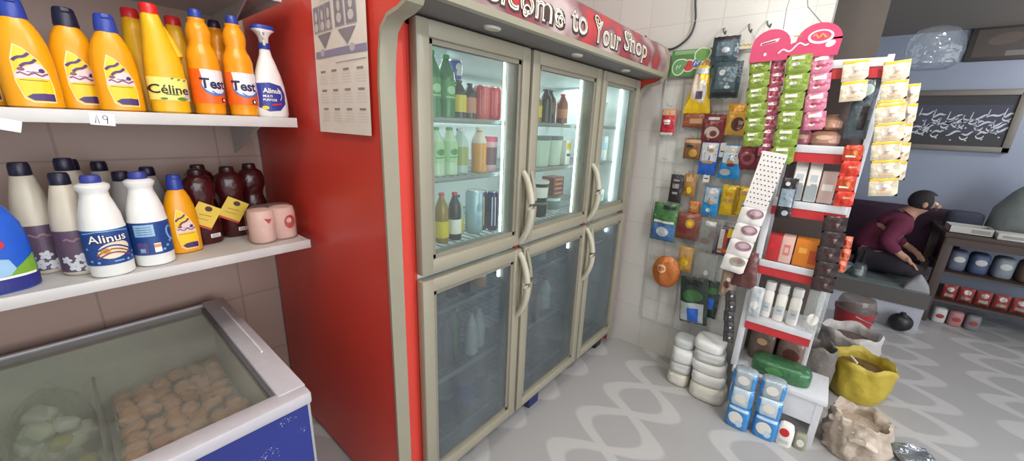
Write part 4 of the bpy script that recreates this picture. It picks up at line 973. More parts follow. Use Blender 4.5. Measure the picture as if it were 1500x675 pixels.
pouch('coffee_packet', 'brown bag with gold emblem right of the green and blue packet', SN, .585, 1.036, .87, .142, F('cocoa', (130, 72, 58)), [('o', .2, .62, .36, .34, fgold), ('o', .2, .62, .2, .18, fyel), ('r', -.2, .35, .5, .2, fmar)], .045)
pouch('spice_packet', 'small orange packet above the brown bag', SN, .572, 1.105, 1.03, .056, forg, [('r', 0, .5, .6, .3, TAN)], .02, X=2.405)
pouch('toy_bag', 'clear bag of small grey pieces in the rack', SN, .460, 1.022, .828, .140, CLB, [('o', -.2, .3, .4, .2, mat('grey_toy', (140, 120, 120), .5)), ('o', .3, .5, .3, .2, MATS['grey_toy']), ('r', 0, .85, .4, .14, fwht)], .04)
pouch('toothbrush_pack', 'dark packet with white red and yellow stripes in the rack', SN, .383, .992, .817, .098, fpur, [('r', -.2, .5, .24, .8, fwht), ('r', .25, .45, .2, .7, F('tomato', (180, 80, 60))), ('r', .75, .8, .4, .3, fyel), ('r', .1, .2, .5, .1, forg)], .035)
pouch('crisp_bag', 'round orange brown bag at the lower left of the rack', SN, .670, .735, .525, .172, F('caramel', (196, 112, 50)), [('o', -.25, .62, .32, .26, NUT), ('o', -.25, .62, .24, .16, forg)], .06, round_=True)
pouch('spice_packet', 'small amber packet right of the round orange bag', SN, .568, .822, .664, .082, F('amber3', (200, 150, 70)), [('r', 0, .8, .7, .2, TAN), ('o', 0, .4, .5, .3, fyel)], .03)
pouch('toy_bag', 'clear bag under the other clear bag in the rack', SN, .445, .81, .645, .105, CLB, [('o', .1, .3, .24, .2, fwht)], .035)
pouch('diaper_packet', 'dark green packet with blue window, lowest on the rack', SN, .492, .652, .352, .158, F('forest', (52, 66, 58)), [('o', -.05, .62, .74, .26, fgrn), ('r', -.1, .25, .84, .42, fsil), ('r', .0, .2, .4, .3, fblu), ('r', 0, .9, .6, .1, fblk)], .05, tilt=-.12, X=2.368)
pouch('diaper_packet', 'dark green packet partly behind the lowest rack packet', SN, .402, .648, .405, .110, F('forest', (0, 0, 0)), [('r', 0, .4, .6, .3, fblu), ('r', 0, .75, .7, .16, fgrn)], .04, X=2.408)

def green_card():
    t = thing('header_card', 'green hanging card with coloured cloud letters on top of the rack', 'sign', (2.415, .701, 1.81), -PI/2)
    f = flat(-.001); g = G().box((0, .0, .071), (.262, .002, .142), mat('card_green', (78, 124, 70), .5)); g.rect(-.05, .128, .13, .02, f, mat('card_green_light', (130, 164, 120), .5), .0006)
    part(g, 'card', t)
    OL = mat('cloud_outline', (216, 224, 200), .5)
    blobs = [(-.085, .050, .062, .078, (92, 150, 96)), (-.03, .056, .058, .056, (192, 64, 66)), (.012, .066, .046, .046, (86, 110, 164)), (.034, .108, .07, .066, (104, 154, 78)), (.062, .052, .044, .062, (198, 150, 70)), (.055, .118, .04, .04, (104, 154, 78)), (-.07, .07, .06, .04, (92, 150, 96))]
    g = G()
    for i, (x, y, w, h, c) in enumerate(blobs): g.oval(x, y, w+.012, h+.012, f, OL, .0008+.0001*i)
    for i, (x, y, w, h, c) in enumerate(blobs): g.oval(x, y, w, h, f, mat('cloud_%d_%d' % c[:2], c, .5), .0017+.00012*i)
    WL = mat('cloud_mark', (228, 226, 210), .5)
    for x, y in ((-.085, .05), (-.03, .056), (.012, .066), (.062, .052)): g.stroke([(x-.012, y-.01), (x-.006, y+.012), (x+.004, y-.004), (x+.012, y+.012)], .005, f, mat('cloud_shade', (150, 60, 60), .5) if x == -.03 else WL, .0032)
    part(g, 'cloud_print', t, smooth=0)
green_card()
DT = F('dark_teal', (62, 80, 88)); DT2 = F('teal_mid', (90, 112, 122))
pouch('razor_pack', 'upper dark teal packet hanging right of the green card', SN, .548, 1.995, 1.855, .128, DT, [('r', 0, .93, .9, .12, fblk), ('r', 0, .55, .6, .5, DT2), ('o', .1, .5, .3, .2, fsil)], .035, X=2.385)
pouch('razor_pack', 'lower dark teal packet hanging right of the green card', SN, .515, 1.868, 1.685, .138, DT, [('r', 0, .1, .9, .12, fblk), ('r', 0, .55, .7, .6, DT2), ('o', -.3, .7, .2, .16, fsil), ('o', .2, .3, .2, .1, fsil)], .035, X=2.37)
g = G().box((0, 0, 0), (.082, .002, .03), mat('card_cream', (216, 206, 176), .6)); g.stroke([(-.03+i*.006, .002+.005*math.sin(i*2)) for i in range(11)], .003, flat(-.001), mat('label_brown', (0, 0, 0)), .0008)
g.done('price_tag', None, (2.40, .462, 1.945), -PI/2, 'small cream card between the dark packets and the pink card', 'label')
for y, z, ln, lb in ((.585, 2.05, .05, 'left bent wall hook above the dark teal packets'), (.468, 2.055, .06, 'middle bent wall hook above the cream card'), (.390, 2.06, .05, 'right bent wall hook beside the pink card')):
    G().tube([(2.452, y, z), (2.41, y-.004, z-.012), (2.38, y-.016, z-ln*.7), (2.355, y-.03, z-ln), (2.345, y-.034, z-ln+.012)], .004, mat('hook_steel', (120, 120, 118), .35, .6), 7).done('wall_hook', None, label=lb, cat='hook')

# ------------------------------------------------------------------ slim shop rack with hanging strips
def shop_rack():
    t = thing('shop_rack', 'slim white and red shop rack of small goods at the end of the tiles', 'rack', (2.32, .02, 0))
    X0, X1, Y0, Y1 = 2.20, 2.43, .175, -.10
    PW_ = mat('rack_white', (214, 214, 218), .4); BK = mat('rack_back_brown', (92, 78, 74), .6)
    g = G().bx(X0+.002, X0+.034, Y0-.004, Y0+.026, .27, 1.86, PW_, .003); g.bx(X1-.03, X1, Y0-.004, Y0+.026, .27, 1.86, PW_, .003); g.done('post', t, world=True)
    g = G().bx(X1-.03, X1, Y1-.02, Y1+.004, .27, 1.86, PW_, .003); g.done('post', t, world=True)
    G().bx(X1-.012, X1-.004, Y1, Y0, .29, 1.84, BK).done('back_panel', t, world=True)
    for z in (1.815, 1.462, 1.205, .895, .582):
        G().bx(X0, X1-.012, Y1, Y0, z-.014, z, PW_).done('shelf', t, world=True)
        G().bx(X0-.008, X0+.002, Y1, Y0, z-.03, z+.004, PW_, .002).done('price_rail', t, world=True)
        G().bx(X0-.004, X0+.004, Y1, Y0, z-.072, z-.03, REDF).done('fascia', t, world=True)
    g = G().bx(X0-.03, X1, -.225, Y0+.01, .245, .275, PW_, .004); g.done('base_top', t, world=True)
    g = G().bx(X0-.022, X0-.008, -.20, Y0, .12, .245, PW_); g.done('base_front', t, world=True)
    for y in (-.20, .155):
        for x in (X0-.005, X1-.03): G().bx(x-.018, x+.012, y-.014, y+.014, 0, .246, PW_).done('leg', t, world=True)
shop_rack()

FWG = mat('print_white', (226, 222, 214), .5)
def strip(label, Y, zt, zb, w, n, m, prints, X=2.15, tilt=0., name='sachet_strip', t=.014, cat='sachets', group=None, alt=None):
    r = thing(name, label, cat, (X, Y, zt), group=group, rot=(0, tilt, -PI/2))
    h = (zt-zb)/n*1.0; made = {}
    for i in range(n):
        mm, pp = (alt if alt and i % 2 else (m, prints))
        k = id(pp)
        if k not in made:
            sh, fr = pouch_surf(w, h, t, 0, .9, 5+i)
            g = G()
            for sgn in (-1, 1): g.sheet(lambda a, b: (lambda q: Vector((q[0], sgn*q[1], q[2])))(sh(2*a-1, b)), 8, 6, mm)
            for j, q in enumerate(pp): (g.rect if q[0] == 'r' else g.oval)(q[1]*w/2, q[2]*h, q[3]*w, q[4]*h, fr, q[5], .0012+.0006*j, step=.02)
            g.shift((0, 0, -h)); o = g.done('sachet', r, smooth=60); made[k] = o
        else:
            o = made[k].copy(); COL.objects.link(o)
        o.location = (0.0025*math.sin(i*2.3), 0, -i*h)
    return r
SGR = F('lime', (132, 152, 62)); SPK = F('rose2', (180, 92, 112)); SPK2 = F('blush', (206, 126, 150)); YST = F('cream', (226, 214, 190)); PCH = mat('peach_fill', (214, 178, 150), .5); YBR = mat('bright_yellow', (238, 184, 20), .5)
gp = [('r', -.1, .82, .5, .16, FWG), ('r', .1, .35, .5, .12, mat('moss_print', (96, 128, 40), .5)), ('o', -.2, .5, .3, .2, FWG)]
pp_ = [('r', .0, .78, .6, .2, FWG), ('r', .1, .4, .5, .14, mat('wine_print', (160, 50, 80), .5)), ('o', -.2, .3, .3, .16, FWG)]
strip('lime green sachet strip at the left end under the pink card', .347, 1.848, 1.445, .082, 6, SGR, gp, 2.18, -.11)
strip('narrow rose sachet strip between the two lime strips', .273, 1.845, 1.405, .056, 7, SPK, pp_, 2.19, -.045)
strip('lime green sachet strip hanging lower, right of the narrow rose strip', .195, 1.845, 1.375, .090, 6, SGR, gp, 2.16, .045*-1)
strip('pale pink sachet strip at the right end under the pink card', .120, 1.842, 1.530, .076, 4, SPK2, pp_, 2.175, -.10)

def pink_card():
    t = thing('header_card', 'bright pink two-lobed display card hung above the sachet strips', 'sign', (2.165, .228, 1.835), rot=(0, 0, -PI/2))
    PKM = mat('card_pink', (196, 58, 100), .45); f = flat(-.002)
    W = .318; pts = [(-W/2, -.012), (W/2, 0), (W/2+.004, .07)]
    for a in range(0, 13): pts.append((.085+.078*math.cos(a*PI/12*.98+.05), .062+.068*math.sin(a*PI/12)))
    for a in range(0, 13): pts.append((-.085+.074*math.cos(a*PI/12), .055+.068*math.sin(a*PI/12)))
    g = G(); n = len(pts); V0 = [g.bm.verts.new((a, -.002, b)) for a, b in pts]; V1 = [g.bm.verts.new((a, .001, b)) for a, b in pts]
    fs = [g.bm.faces.new(V0), g.bm.faces.new(V1[::-1])]+[g.bm.faces.new((V0[i], V1[i], V1[(i+1) % n], V0[(i+1) % n])) for i in range(n)]
    g._new(fs, PKM); c = part(g, 'card', t, smooth=0)
    g = G(); WP = mat('card_mark_white', (236, 214, 220), .5); DP = mat('card_mark_wine', (120, 30, 60), .5)
    g.oval(.09, .075, .088, .056, f, WP, .0012); g.oval(.09, .077, .070, .04, f, PKM, .002); g.stroke([(.065+i*.006, .078+.008*math.sin(i*1.5)) for i in range(9)], .006, f, mat('card_mark_amber', (226, 150, 60), .5), .0026)
    g.oval(.128, .045, .034, .024, f, WP, .0014, .5)
    g.decal([(-.125, .058), (-.06, .07), (-.055, .084), (-.07, .082), (-.125, .068)], f, WP); g.decal([(-.12, .060), (-.068, .071), (-.07, .076), (-.12, .066)], f, DP, .002)
    g.stroke([(-.05+i*.008, .02+.010*math.sin(i*.9)+i*.003) for i in range(14)], .006, f, WP); g.oval(-.10, .02, .012, .014, f, WP); g.rect(.01, .085, .03, .004, f, mat('card_mark_olive', (150, 140, 60), .5))
    part(g, 'print', c, smooth=0)
    g = G(); g.tube([(-.05, .0, .12), (-.055, .01, .20), (-.045, .02, .32)], .0018, mat('string_grey', (140, 138, 136), .7), 5); g.tube([(.085, 0, .125), (.02, .01, .20), (.0, .02, .28)], .0022, MATS['string_grey'], 5); part(g, 'hanging_string', t)
pink_card()

# dotted strip with pads
def pad_strip():
    t = thing('pad_strip', 'white hanging strip, dotted on top with pads showing purple ovals below', 'sachets', (2.15, .205, 1.425), rot=(0, .125, -PI/2))
    PAP = mat('strip_paper', (232, 226, 222), .6); f = flat(-.003); w = .1
    g = G().box((0, 0, -.135), (w, .006, .27), PAP); random.seed(5); DOT = mat('dot_ink', (70, 50, 58), .6)
    for j in range(11):
        for i in range(6): g.oval(-w/2+.010+i*.016+(j % 2)*.007, -.02-j*.0225, .006, .007, f, DOT, .0008, R(0, 1), 8)
    part(g, 'dotted_card', t)
    base = None
    for k in range(4):
        g = G(); sh, fr = pouch_surf(w*1.06, .09, .02, 0, .4, k)
        for sgn in (-1, 1): g.sheet(lambda a, b: (lambda q: Vector((q[0], sgn*q[1], q[2])))(sh(2*a-1, b)), 8, 8, PAP)
        g.oval(.012, .062, w*.72, .05, fr, mat('pad_plum', (150, 116, 126), .5) if k < 3 else mat('pad_sage', (150, 156, 126), .5), .0012, .1); g.oval(.014, .066, w*.5, .026, fr, mat('pad_mauve', (186, 160, 166), .5) if k != 3 else MATS['pad_plum'], .002, .1)
        g.shift((0, 0, -.27-.09*(k+1)+.004*k)); part(g, 'pad', t)
pad_strip()
# brown sachets and a dark string of sachets below
pouch('tea_packet', 'maroon brown packet hanging at the rack post below the pad strip', SN, .218, .93, .735, .115, F('maroon2', (104, 62, 60)), [('o', 0, .3, .6, .3, F('umber', (0, 0, 0)))], .04, X=2.172, taper=.35)
pouch('tea_packet', 'tan mottled packet left of the maroon brown one', SN, .292, .80, .655, .066, F('fawn', (156, 132, 112)), [('o', 0, .5, .5, .3, F('umber', (0, 0, 0))), ('o', .1, .7, .3, .16, FWG)], .03, X=2.19)
strip('dark grey string of sachets hanging down beside the white post', .268, .70, .40, .05, 5, F('charcoal', (74, 70, 72)), [('o', .3, .5, .2, .2, FWG)], 2.18, -.12)

# goods on the rack
X_ = 2.25
for i, (y, z, w, m, lb) in enumerate(((.125, 1.466, .078, F('mauve', (180, 110, 124)), 'pinkish bread bag at left on the upper rack shelf'), (.045, 1.466, .115, F('wheat', (176, 132, 112)), 'tan bread bag lying lower on the upper rack shelf'))):
    t = thing('bread_bag', lb, 'food', (X_+.03, y, z), -PI/2)
    g = G(); sp = [SEC(.0, w*.40, .05), SEC(.012, w*.5, .062), SEC(.045, w*.5, .062), SEC(.062, w*.36, .045), SEC(.066, w*.2, .02)]; g.spec(sp, m, 24, 2.6); part(g, 'bag', t)
    g = G(); f = spec_surf(sp, 2.6); g.oval(.0, .035, w*.5, .02, f, PCH, .0014); part(g, 'bag_print', t)
t = thing('bread_bag', 'tan bread bag resting on top of the other tan one', 'food', (X_+.03, .045, 1.533), -PI/2)
g = G(); g.spec([SEC(.0, .03, .04), SEC(.012, .052, .055), SEC(.04, .052, .055), SEC(.058, .03, .04)], F('wheat2', (186, 140, 118)), 24, 2.6); part(g, 'bag', t)
g = G(); g.spec([SEC(.056, .02, .03), SEC(.066, .032, .02), SEC(.07, .03, .012)], F('wheat', (0, 0, 0)), 16); part(g, 'knot', t)
t = thing('bread_bag', 'rose bag standing behind the bread bags at the back of the shelf', 'food', (X_+.10, .12, 1.466), -PI/2)
g = G(); g.spec([SEC(.0, .04, .03), SEC(.012, .05, .04), SEC(.11, .05, .04), SEC(.15, .03, .02), SEC(.17, .034, .008)], F('mauve', (0, 0, 0)), 24, 2.6); part(g, 'bag', t)
GREYB = mat('carton_grey', (196, 204, 206), .5); GREYD = mat('carton_shade', (158, 168, 172), .5)
def milk(label, y, x=2.25, z=1.209, h=.155, w=.045, m=LWHITE):
    carton('milk_carton', label, x, y, z, w, .05, h, m, [(0, .25, .9, .45, GREYD), (0, .7, .6, .2, GREYB), (.1, .5, .5, .06, GREYD)], -PI/2+.1, gable=True)
milk('white milk carton on the rack, left of the pair', .098); milk('white milk carton on the rack, right of the pair', .045, 2.245)
carton('biscuit_box', 'pale pink box right of the milk cartons', 2.25, -.012, 1.209, .055, .05, .145, mat('pale_pink_card', (206, 180, 172), .5), [(0, .5, .7, .2, LWHITE)], -PI/2)
carton('biscuit_box', 'rose box at the right end beside the milk cartons', 2.27, -.068, 1.209, .045, .05, .13, mat('rose_card', (190, 130, 124), .5), [(0, .5, .7, .2, LWHITE)], -PI/2)
pouch('battery_card', 'black and white card hanging in front of the milk cartons', 'card', .124, 1.315, 1.125, .062, F('black', (0, 0, 0)), [('r', 0, .52, .8, .44, F('pale_steel', (150, 166, 178))), ('o', .2, .14, .4, .14, fsil), ('o', -.2, .86, .3, .1, fsil)], .02, X=2.165)
carton('biscuit_box', 'red box at left on the middle rack shelf', 2.245, .130, .899, .055, .08, .130, mat('red_card', (180, 44, 46), .45), [(0, .6, .6, .2, REDC)], -PI/2)
carton('biscuit_box', 'red box with pale pink front second on the middle rack shelf', 2.245, .078, .899, .05, .08, .132, mat('blush_card', (222, 180, 170), .5), [(0, .5, .5, .4, mat('coral_card', (210, 120, 110), .5)), (0, .5, .3, .2, MATS['blush_card'])], -PI/2)
carton('biscuit_box', 'wide orange box on the middle rack shelf', 2.245, -.005, .899, .105, .08, .132, mat('orange_card', (222, 130, 40), .45), [(.25, .4, .4, .5, mat('rust_card', (196, 84, 44), .5)), (-.2, .6, .3, .2, mat('amber_card', (236, 170, 70), .5))], -PI/2)
carton('biscuit_box', 'small grey box above the orange box end', 2.29, -.075, .899, .04, .08, .11, mat('grey_card', (0, 0, 0)), [(0, .5, .6, .3, LWHITE)], -PI/2)
for y, x, lb in ((.105, 2.25, 'small white bottle at left of three on the lower rack shelf'), (.048, 2.245, 'small white bottle in the middle of three on the lower rack shelf'), (-.010, 2.24, 'small white bottle at right of three on the lower rack shelf')):
    t = thing('cream_bottle', lb, 'bottle', (x, y, .584), -PI/2)
    sp = [SEC(0, .020, .018), SEC(.004, .023, .021), SEC(.13, .0235, .021), SEC(.145, .020, .018), SEC(.150, .019, .017)]
    part(G().spec(sp, LWHITE, 24, 2.8), 'bottle_body', t); part(G().spec([SEC(.150, .020, .018), SEC(.153, .0225, .020), SEC(.19, .0225, .020), SEC(.195, .020, .018)], WHITE, 24, 2.8), 'cap', t)
    g = G(); f = spec_surf(sp, 2.8); g.rect(0, .06, .03, .05, f, GREYB, .0012); g.rect(0, .06, .018, .012, f, GREYD, .002); part(g, 'bottle_label', t)
pouch('sugar_bag', 'clear bag with white content hanging right of the small bottles', SN, -.085, .815, .61, .075, CLB, [('o', 0, .3, .6, .3, FWG)], .04, X=2.17)
pouch('sugar_bag', 'grey white bag at the left end of the lower rack shelf', SN, .152, .76, .60, .06, fsil, [('o', 0, .4, .5, .3, FWG)], .03, X=2.17)
# strips to the right of the rack
ORS = F('vermilion', (204, 72, 46))
strip('red and orange sachet strip at the right edge of the rack', -.062, 1.475, 1.215, .062, 4, ORS, [('o', .1, .5, .5, .4, forg), ('r', -.2, .3, .5, .12, FWG)], 2.16, -.06, alt=(F('scarlet', (210, 60, 44)), [('r', .2, .6, .4, .12, TAN)]))
strip('dark brown sachet strip below the red and orange one', -.068, 1.168, .815, .082, 5, F('espresso', (62, 48, 48)), [('o', 0, .5, .4, .2, F('umber', (0, 0, 0)))], 2.165, -.055)
strip('short orange sachet strip beside the dark brown strip', -.124, 1.085, .915, .040, 3, F('coral', (206, 108, 80)), [('o', 0, .5, .5, .4, ORS)], 2.19, -.05)
yp = [('r', 0, .92, .96, .12, YBR), ('o', 0, .52, .56, .34, FWG), ('r', .1, .25, .5, .12, PCH), ('o', .12, .45, .2, .12, TAN)]
strip('short cream and yellow sachet strip between the pink card and long strips', .002, 1.81, 1.65, .082, 2, YST, yp, 2.17, -.10)
strip('long cream and yellow sachet strip at the top right of the rack', -.120, 1.80, 1.51, .076, 4, YST, yp, 2.174, -.11)
strip('long cream sachet strip hanging lower right of the rack', -.135, 1.64, 1.275, .086, 5, YST, yp, 2.15, -.15)
strip('cream sachet strip seen edge on behind the long right strips', -.185, 1.72, 1.34, .05, 5, YST, yp, 2.24, -.10)
pouch('razor_pack', 'slate packet with round white sticker between the cream strips', SN, -.055, 1.74, 1.50, .075, F('slate2', (82, 92, 98)), [('o', 0, .82, .6, .2, mat('sticker_pale', (190, 206, 200), .5)), ('r', .3, .35, .3, .4, fblk)], .03, X=2.205)
t = thing('clear_bag', 'empty clear plastic bag hanging at the top right of the rack', 'bag', (2.40, -.23, 1.79), -PI/2)
g = G(); n = 24; g.loft([[Vector((k*.085*math.cos(2*PI*i/n)*(1+.07*math.sin(i*2.3+z*20)), k*.06*math.sin(2*PI*i/n), z)) for i in range(n)] for z, k in ((0, .6), (.02, .95), (.07, 1.), (.11, .95), (.15, .7), (.165, .3))], film('bag_film2', (238, 242, 244), .16, .12, (150, 160, 170), .8, 24, .1)); part(g, 'film', t)

# ------------------------------------------------------------------ things on the floor by the rack
def soft_pack(name, label, cat, loc, w, d, h, m, rz=0., prints=None, group=None, sq=3.2):
    sp = [SEC(0, w*.42, d*.42), SEC(h*.08, w*.49, d*.49), SEC(h*.3, w*.5, d*.5), SEC(h*.7, w*.5, d*.5), SEC(h*.92, w*.47, d*.46), SEC(h, w*.36, d*.34)]
    g = G().spec(sp, m, 28, sq); f = spec_surf(sp, sq)
    for k, q in enumerate(prints or []): (g.rect if q[0] == 'r' else g.oval)(q[1]*w/2, q[2]*h, q[3]*w, q[4]*h, f, q[5], .0014+.0006*k)
    return g.done(name, None, loc, rz, label, cat, group, smooth=60)
SALT = mat('salt_white', (226, 226, 222), .5, noi=(16, .06), bump=.3, bscale=25); SALTC = mat('salt_cream', (222, 216, 202), .5, noi=(16, .06), bump=.3, bscale=25); SALTG = mat('salt_grey', (196, 198, 196), .45, bump=.3, bscale=25)
zz = 0.
for i, (h, m) in enumerate(((.085, SALTC), (.07, SALTG), (.085, SALT))):
    soft_pack('salt_bag', ('cream salt bag at the foot of the short stack', 'grey salt bag in the middle of the short stack', 'white salt bag on top of the short stack')[i], 'bag', (2.26, .455, zz), .125, .15, h, m, -PI/2+.1*i, [('r', 0, .5, .5, .3, FWG)]); zz += h
soft_pack('salt_bag', 'grey capped salt bag laid on the short stack', 'bag', (2.28, .46, zz), .12, .13, .055, SALTG, -PI/2)
zz = 0.
for i, (h, m, w) in enumerate(((.095, SALTC, .19), (.07, SALT, .18), (.06, SALT, .18), (.06, SALTG, .165), (.06, SALT, .16))):
    soft_pack('salt_bag', ('large cream salt bag at the foot of the tall stack', 'white salt bag second from the floor in the tall stack', 'white salt bag third from the floor in the tall stack', 'grey salt bag fourth from the floor in the tall stack', 'white salt bag on top of the tall stack')[i], 'bag', (2.23+.012*i, .285+.01*i, zz), w, .17, h, m, -PI/2+.12*(i % 2), [('r', 0, .45, .6, .3, FWG)]); zz += h
BPK = F('azure', (62, 140, 206)); BWH = F('frost', (196, 214, 226)); BGR = F('pale_grey', (168, 180, 188))
pr = [('o', -.1, .5, .62, .55, FWG), ('o', .25, .3, .3, .3, BWH), ('r', 0, .9, .8, .1, BWH)]
for c, (x, y, hs) in enumerate(((2.085, .105, (.13, .105, .10)), (2.10, -.015, (.13, .10, .10)))):
    zz = 0
    for i, h in enumerate(hs):
        nm = ('bottom', 'middle', 'top')[i]
        soft_pack('detergent_pack', 'blue and white washing powder pack, %s of the %s blue stack' % (nm, ('left', 'right')[c]), 'pack', (x+.006*i, y+.004*i, zz), .108, .08, h, BPK if i == 0 else (BGR if i == 2 else BWH), -PI/2+(.06 if c else -.03),
                  pr if i == 0 else [('o', 0, .5, .5, .5, FWG), ('r', .85, .5, .14, .9, BPK), ('r', -.85, .5, .14, .9, BPK)], sq=4); zz += h
soft_pack('rice_sack', 'green packet lying on the white rack base', 'bag', (2.258, -.02, .276), .26, .13, .085, F('emerald', (62, 112, 74)), -PI/2, [('o', -.2, .5, .3, .5, F('leafgreen', (90, 150, 90)))])
soft_pack('bean_bag', 'brown grey bag behind the green packet at left', 'bag', (2.37, .09, .276), .12, .07, .20, F('taupe', (110, 92, 84)), -PI/2, [('o', 0, .6, .4, .2, TAN)])
soft_pack('bean_bag', 'brown bag with dark patch behind the green packet at right', 'bag', (2.37, -.04, .276), .12, .07, .185, F('taupe2', (124, 100, 90)), -PI/2, [('o', .1, .5, .6, .4, F('umber', (0, 0, 0)))])
t = thing('toilet_cleaner', 'small white packet with red spot in front of the rack base', 'pack', (2.10, -.10, 0), -PI/2)
sp = [SEC(0, .03, .02), SEC(.01, .035, .024), SEC(.09, .035, .024), SEC(.12, .028, .018), SEC(.128, .018, .010)]; part(G().spec(sp, LWHITE, 24, 2.8), 'packet', t)
g = G(); f = spec_surf(sp, 2.8); g.oval(-.004, .082, .04, .045, f, REDC, .0014); g.rect(0, .03, .04, .02, f, GREYB, .0014); part(g, 'packet_print', t)
soft_pack('soap_pack', 'small olive and white packet beside the red spotted packet', 'pack', (2.125, -.165, 0), .05, .04, .085, mat('soap_olive', (150, 152, 128), .5), -PI/2, [('o', 0, .5, .6, .5, FWG)])

def open_sack(name, label, loc, r0, r1, h, m, fill, seed, roll=.03, extra=None, sy=1., rz=0., crump=.012):
    t = thing(name, label, 'sack', loc, rz)
    random.seed(seed); n = 36; ph = [R(0, 6.28) for _ in range(4)]
    def ring(z, r, amp):
        return [Vector((r*math.cos(a)*(1+amp*math.sin(3*a+ph[0])+amp*.6*math.sin(7*a+ph[1]+z*30)), sy*r*math.sin(a)*(1+amp*math.sin(4*a+ph[2])+amp*.5*math.sin(9*a+ph[3]+z*25)), z+(amp*.2*math.sin(5*a+ph[1])*(z > h*.4)))) for a in [2*PI*i/n for i in range(n)]]
    rm = (r0+r1)/2
    prof = [(0, r0*.9, .02), (.015, r0, .03), (h*.3, rm*1.06, .06), (h*.6, rm*1.08, .07), (h*.85, r1*1.02, .06), (h, r1*1.05, .06), (h+roll*.4, r1*.98, .06), (h, r1*.88, .06), (h-roll, r1*.84, .06), (h*.72, r1*.84, .05)]
    g = G().loft([ring(*p) for p in prof], m, True, False)
    bmesh.ops.subdivide_edges(g.bm, edges=g.bm.edges[:], cuts=1, use_grid_fill=True)
    for v in g.bm.verts:
        if v.co.z > .012: v.co += Vector((v.co.x, v.co.y, 0)).normalized()*(crump*(abs(noise.noise(v.co*16+Vector((seed, 0, 0))))-.22)+.4*crump*noise.noise(v.co*38))
    part(g, 'sack_cloth', t, smooth=70)
    g = G(); g.sheet(lambda i, j: Vector((r1*.86*(2*j)*math.cos(2*PI*i)*.5, sy*r1*.86*(2*j)*math.sin(2*PI*i)*.5, h*.80+.02*(1-j)+.006*noise.noise(Vector((i*30, j*20, seed))))), 32, 8, fill); part(g, 'contents', t)
    if extra: extra(t)
    return t
YS = mat('yellow_sack', (186, 164, 58), .5, noi=(14, .12), bump=.5, bscale=30)
def ybits(t):
    g = G(); g.box((-.105, -.02, .205), (.004, .075, .05), LWHITE, Matrix.Rotation(.5, 3, 'Y')); part(g, 'price_card', t)
    g = G(); g.tube([(-.11, .07, .20), (-.12, .05, .23), (-.10, .02, .235), (-.11, -.03, .22)], .010, YS, 8); g.tube([(-.03, .06, .255), (-.08, .03, .245)], .006, LWHITE, 6); part(g, 'tied_rim', t)
open_sack('yellow_sack', 'open yellow sack with rolled rim and white price card', (2.86, -.385, 0), .115, .14, .235, YS, mat('lentil_brown', (122, 96, 50), .8, noi=(160, .3), bump=.6, bscale=200), 4, .04, ybits)
open_sack('white_sack', 'open white sack standing behind the yellow sack', (3.19, -.335, 0), .13, .145, .27, mat('woven_white', (190, 184, 180), .6, noi=(30, .1), bump=.4, bscale=60), mat('pulse_brown', (118, 100, 92), .8, noi=(160, .3), bump=.6, bscale=200), 9, .03)
open_sack('grey_sack', 'grey brown sack between the rack base and the yellow sack', (2.70, -.175, 0), .085, .08, .32, mat('woven_grey', (120, 112, 106), .7, noi=(30, .15), bump=.4, bscale=60), mat('pulse_dark', (70, 62, 58), .8, noi=(160, .3)), 13, .02)
open_sack('beige_sack', 'mottled beige and grey sack at the bottom beneath the yellow sack', (2.28, -.365, 0), .115, .108, .20, mat('woven_beige', (186, 170, 154), .6, noi=(16, .42), bump=1., bscale=22), mat('pulse_beige', (190, 172, 152), .8, noi=(120, .25), bump=.5, bscale=120), 21, .03, crump=.045, extra=
          lambda t: [part(G().tube([(-.105+.03*k, -.06+.05*k, .12+.03*k), (-.125+.03*k, -.02+.05*k, .15+.02*k), (-.105+.03*k, .03+.04*k, .13+.02*k)], .014, mat('woven_fold', (208, 194, 180), .6, bump=.5, bscale=40), 8), 'fold', t) for k in range(3)])
t = thing('foil_tray', 'shiny silver foil packet at the bottom edge beside the beige sack', 'pack', (2.42, -.60, 0), .4)
g = G(); sh, fr = pouch_surf(.15, .17, .05, 0, .5, 8)
for sgn in (-1, 1): g.sheet(lambda a, b: (lambda q: Vector((q[0], q[2]-.085, .027+sgn*q[1])))(sh(2*a-1, b)), 12, 12, mat('silver_foil', (200, 206, 212), .22, .8, (30, .1), bump=.8, bscale=40))
part(g, 'foil', t)

def bucket():
    t = thing('bucket', 'red plastic bucket with pale translucent lid behind the white sack', 'bucket', (3.74, -.375, 0))
    RB = mat('red_bucket', (168, 48, 52), .4); n = 32
    g = G().spec([SEC(0, .092, .092), SEC(.006, .096, .096), SEC(.22, .118, .118), SEC(.235, .124, .124), SEC(.245, .124, .124), SEC(.245, .114, .114), SEC(.02, .09, .09)], RB, n, cap1=False); part(g, 'bucket_body', t)
    g = G().spec([SEC(.246, .125, .125), SEC(.256, .127, .127), SEC(.262, .115, .115), SEC(.30, .112, .112), SEC(.335, .10, .10), SEC(.34, .06, .06)], film('lid_plastic', (226, 222, 218), .12, .45, (150, 138, 132)), n); part(g, 'lid', t)
    g = G().tube([(.118*math.cos(a), .118*math.sin(a)*1.0, .225-.06*math.sin(a*1.0) if False else .225-.05*abs(math.sin(a))) for a in [PI+PI*k/12 for k in range(13)]], .004, WIRE, 6); part(g, 'handle', t)
bucket()

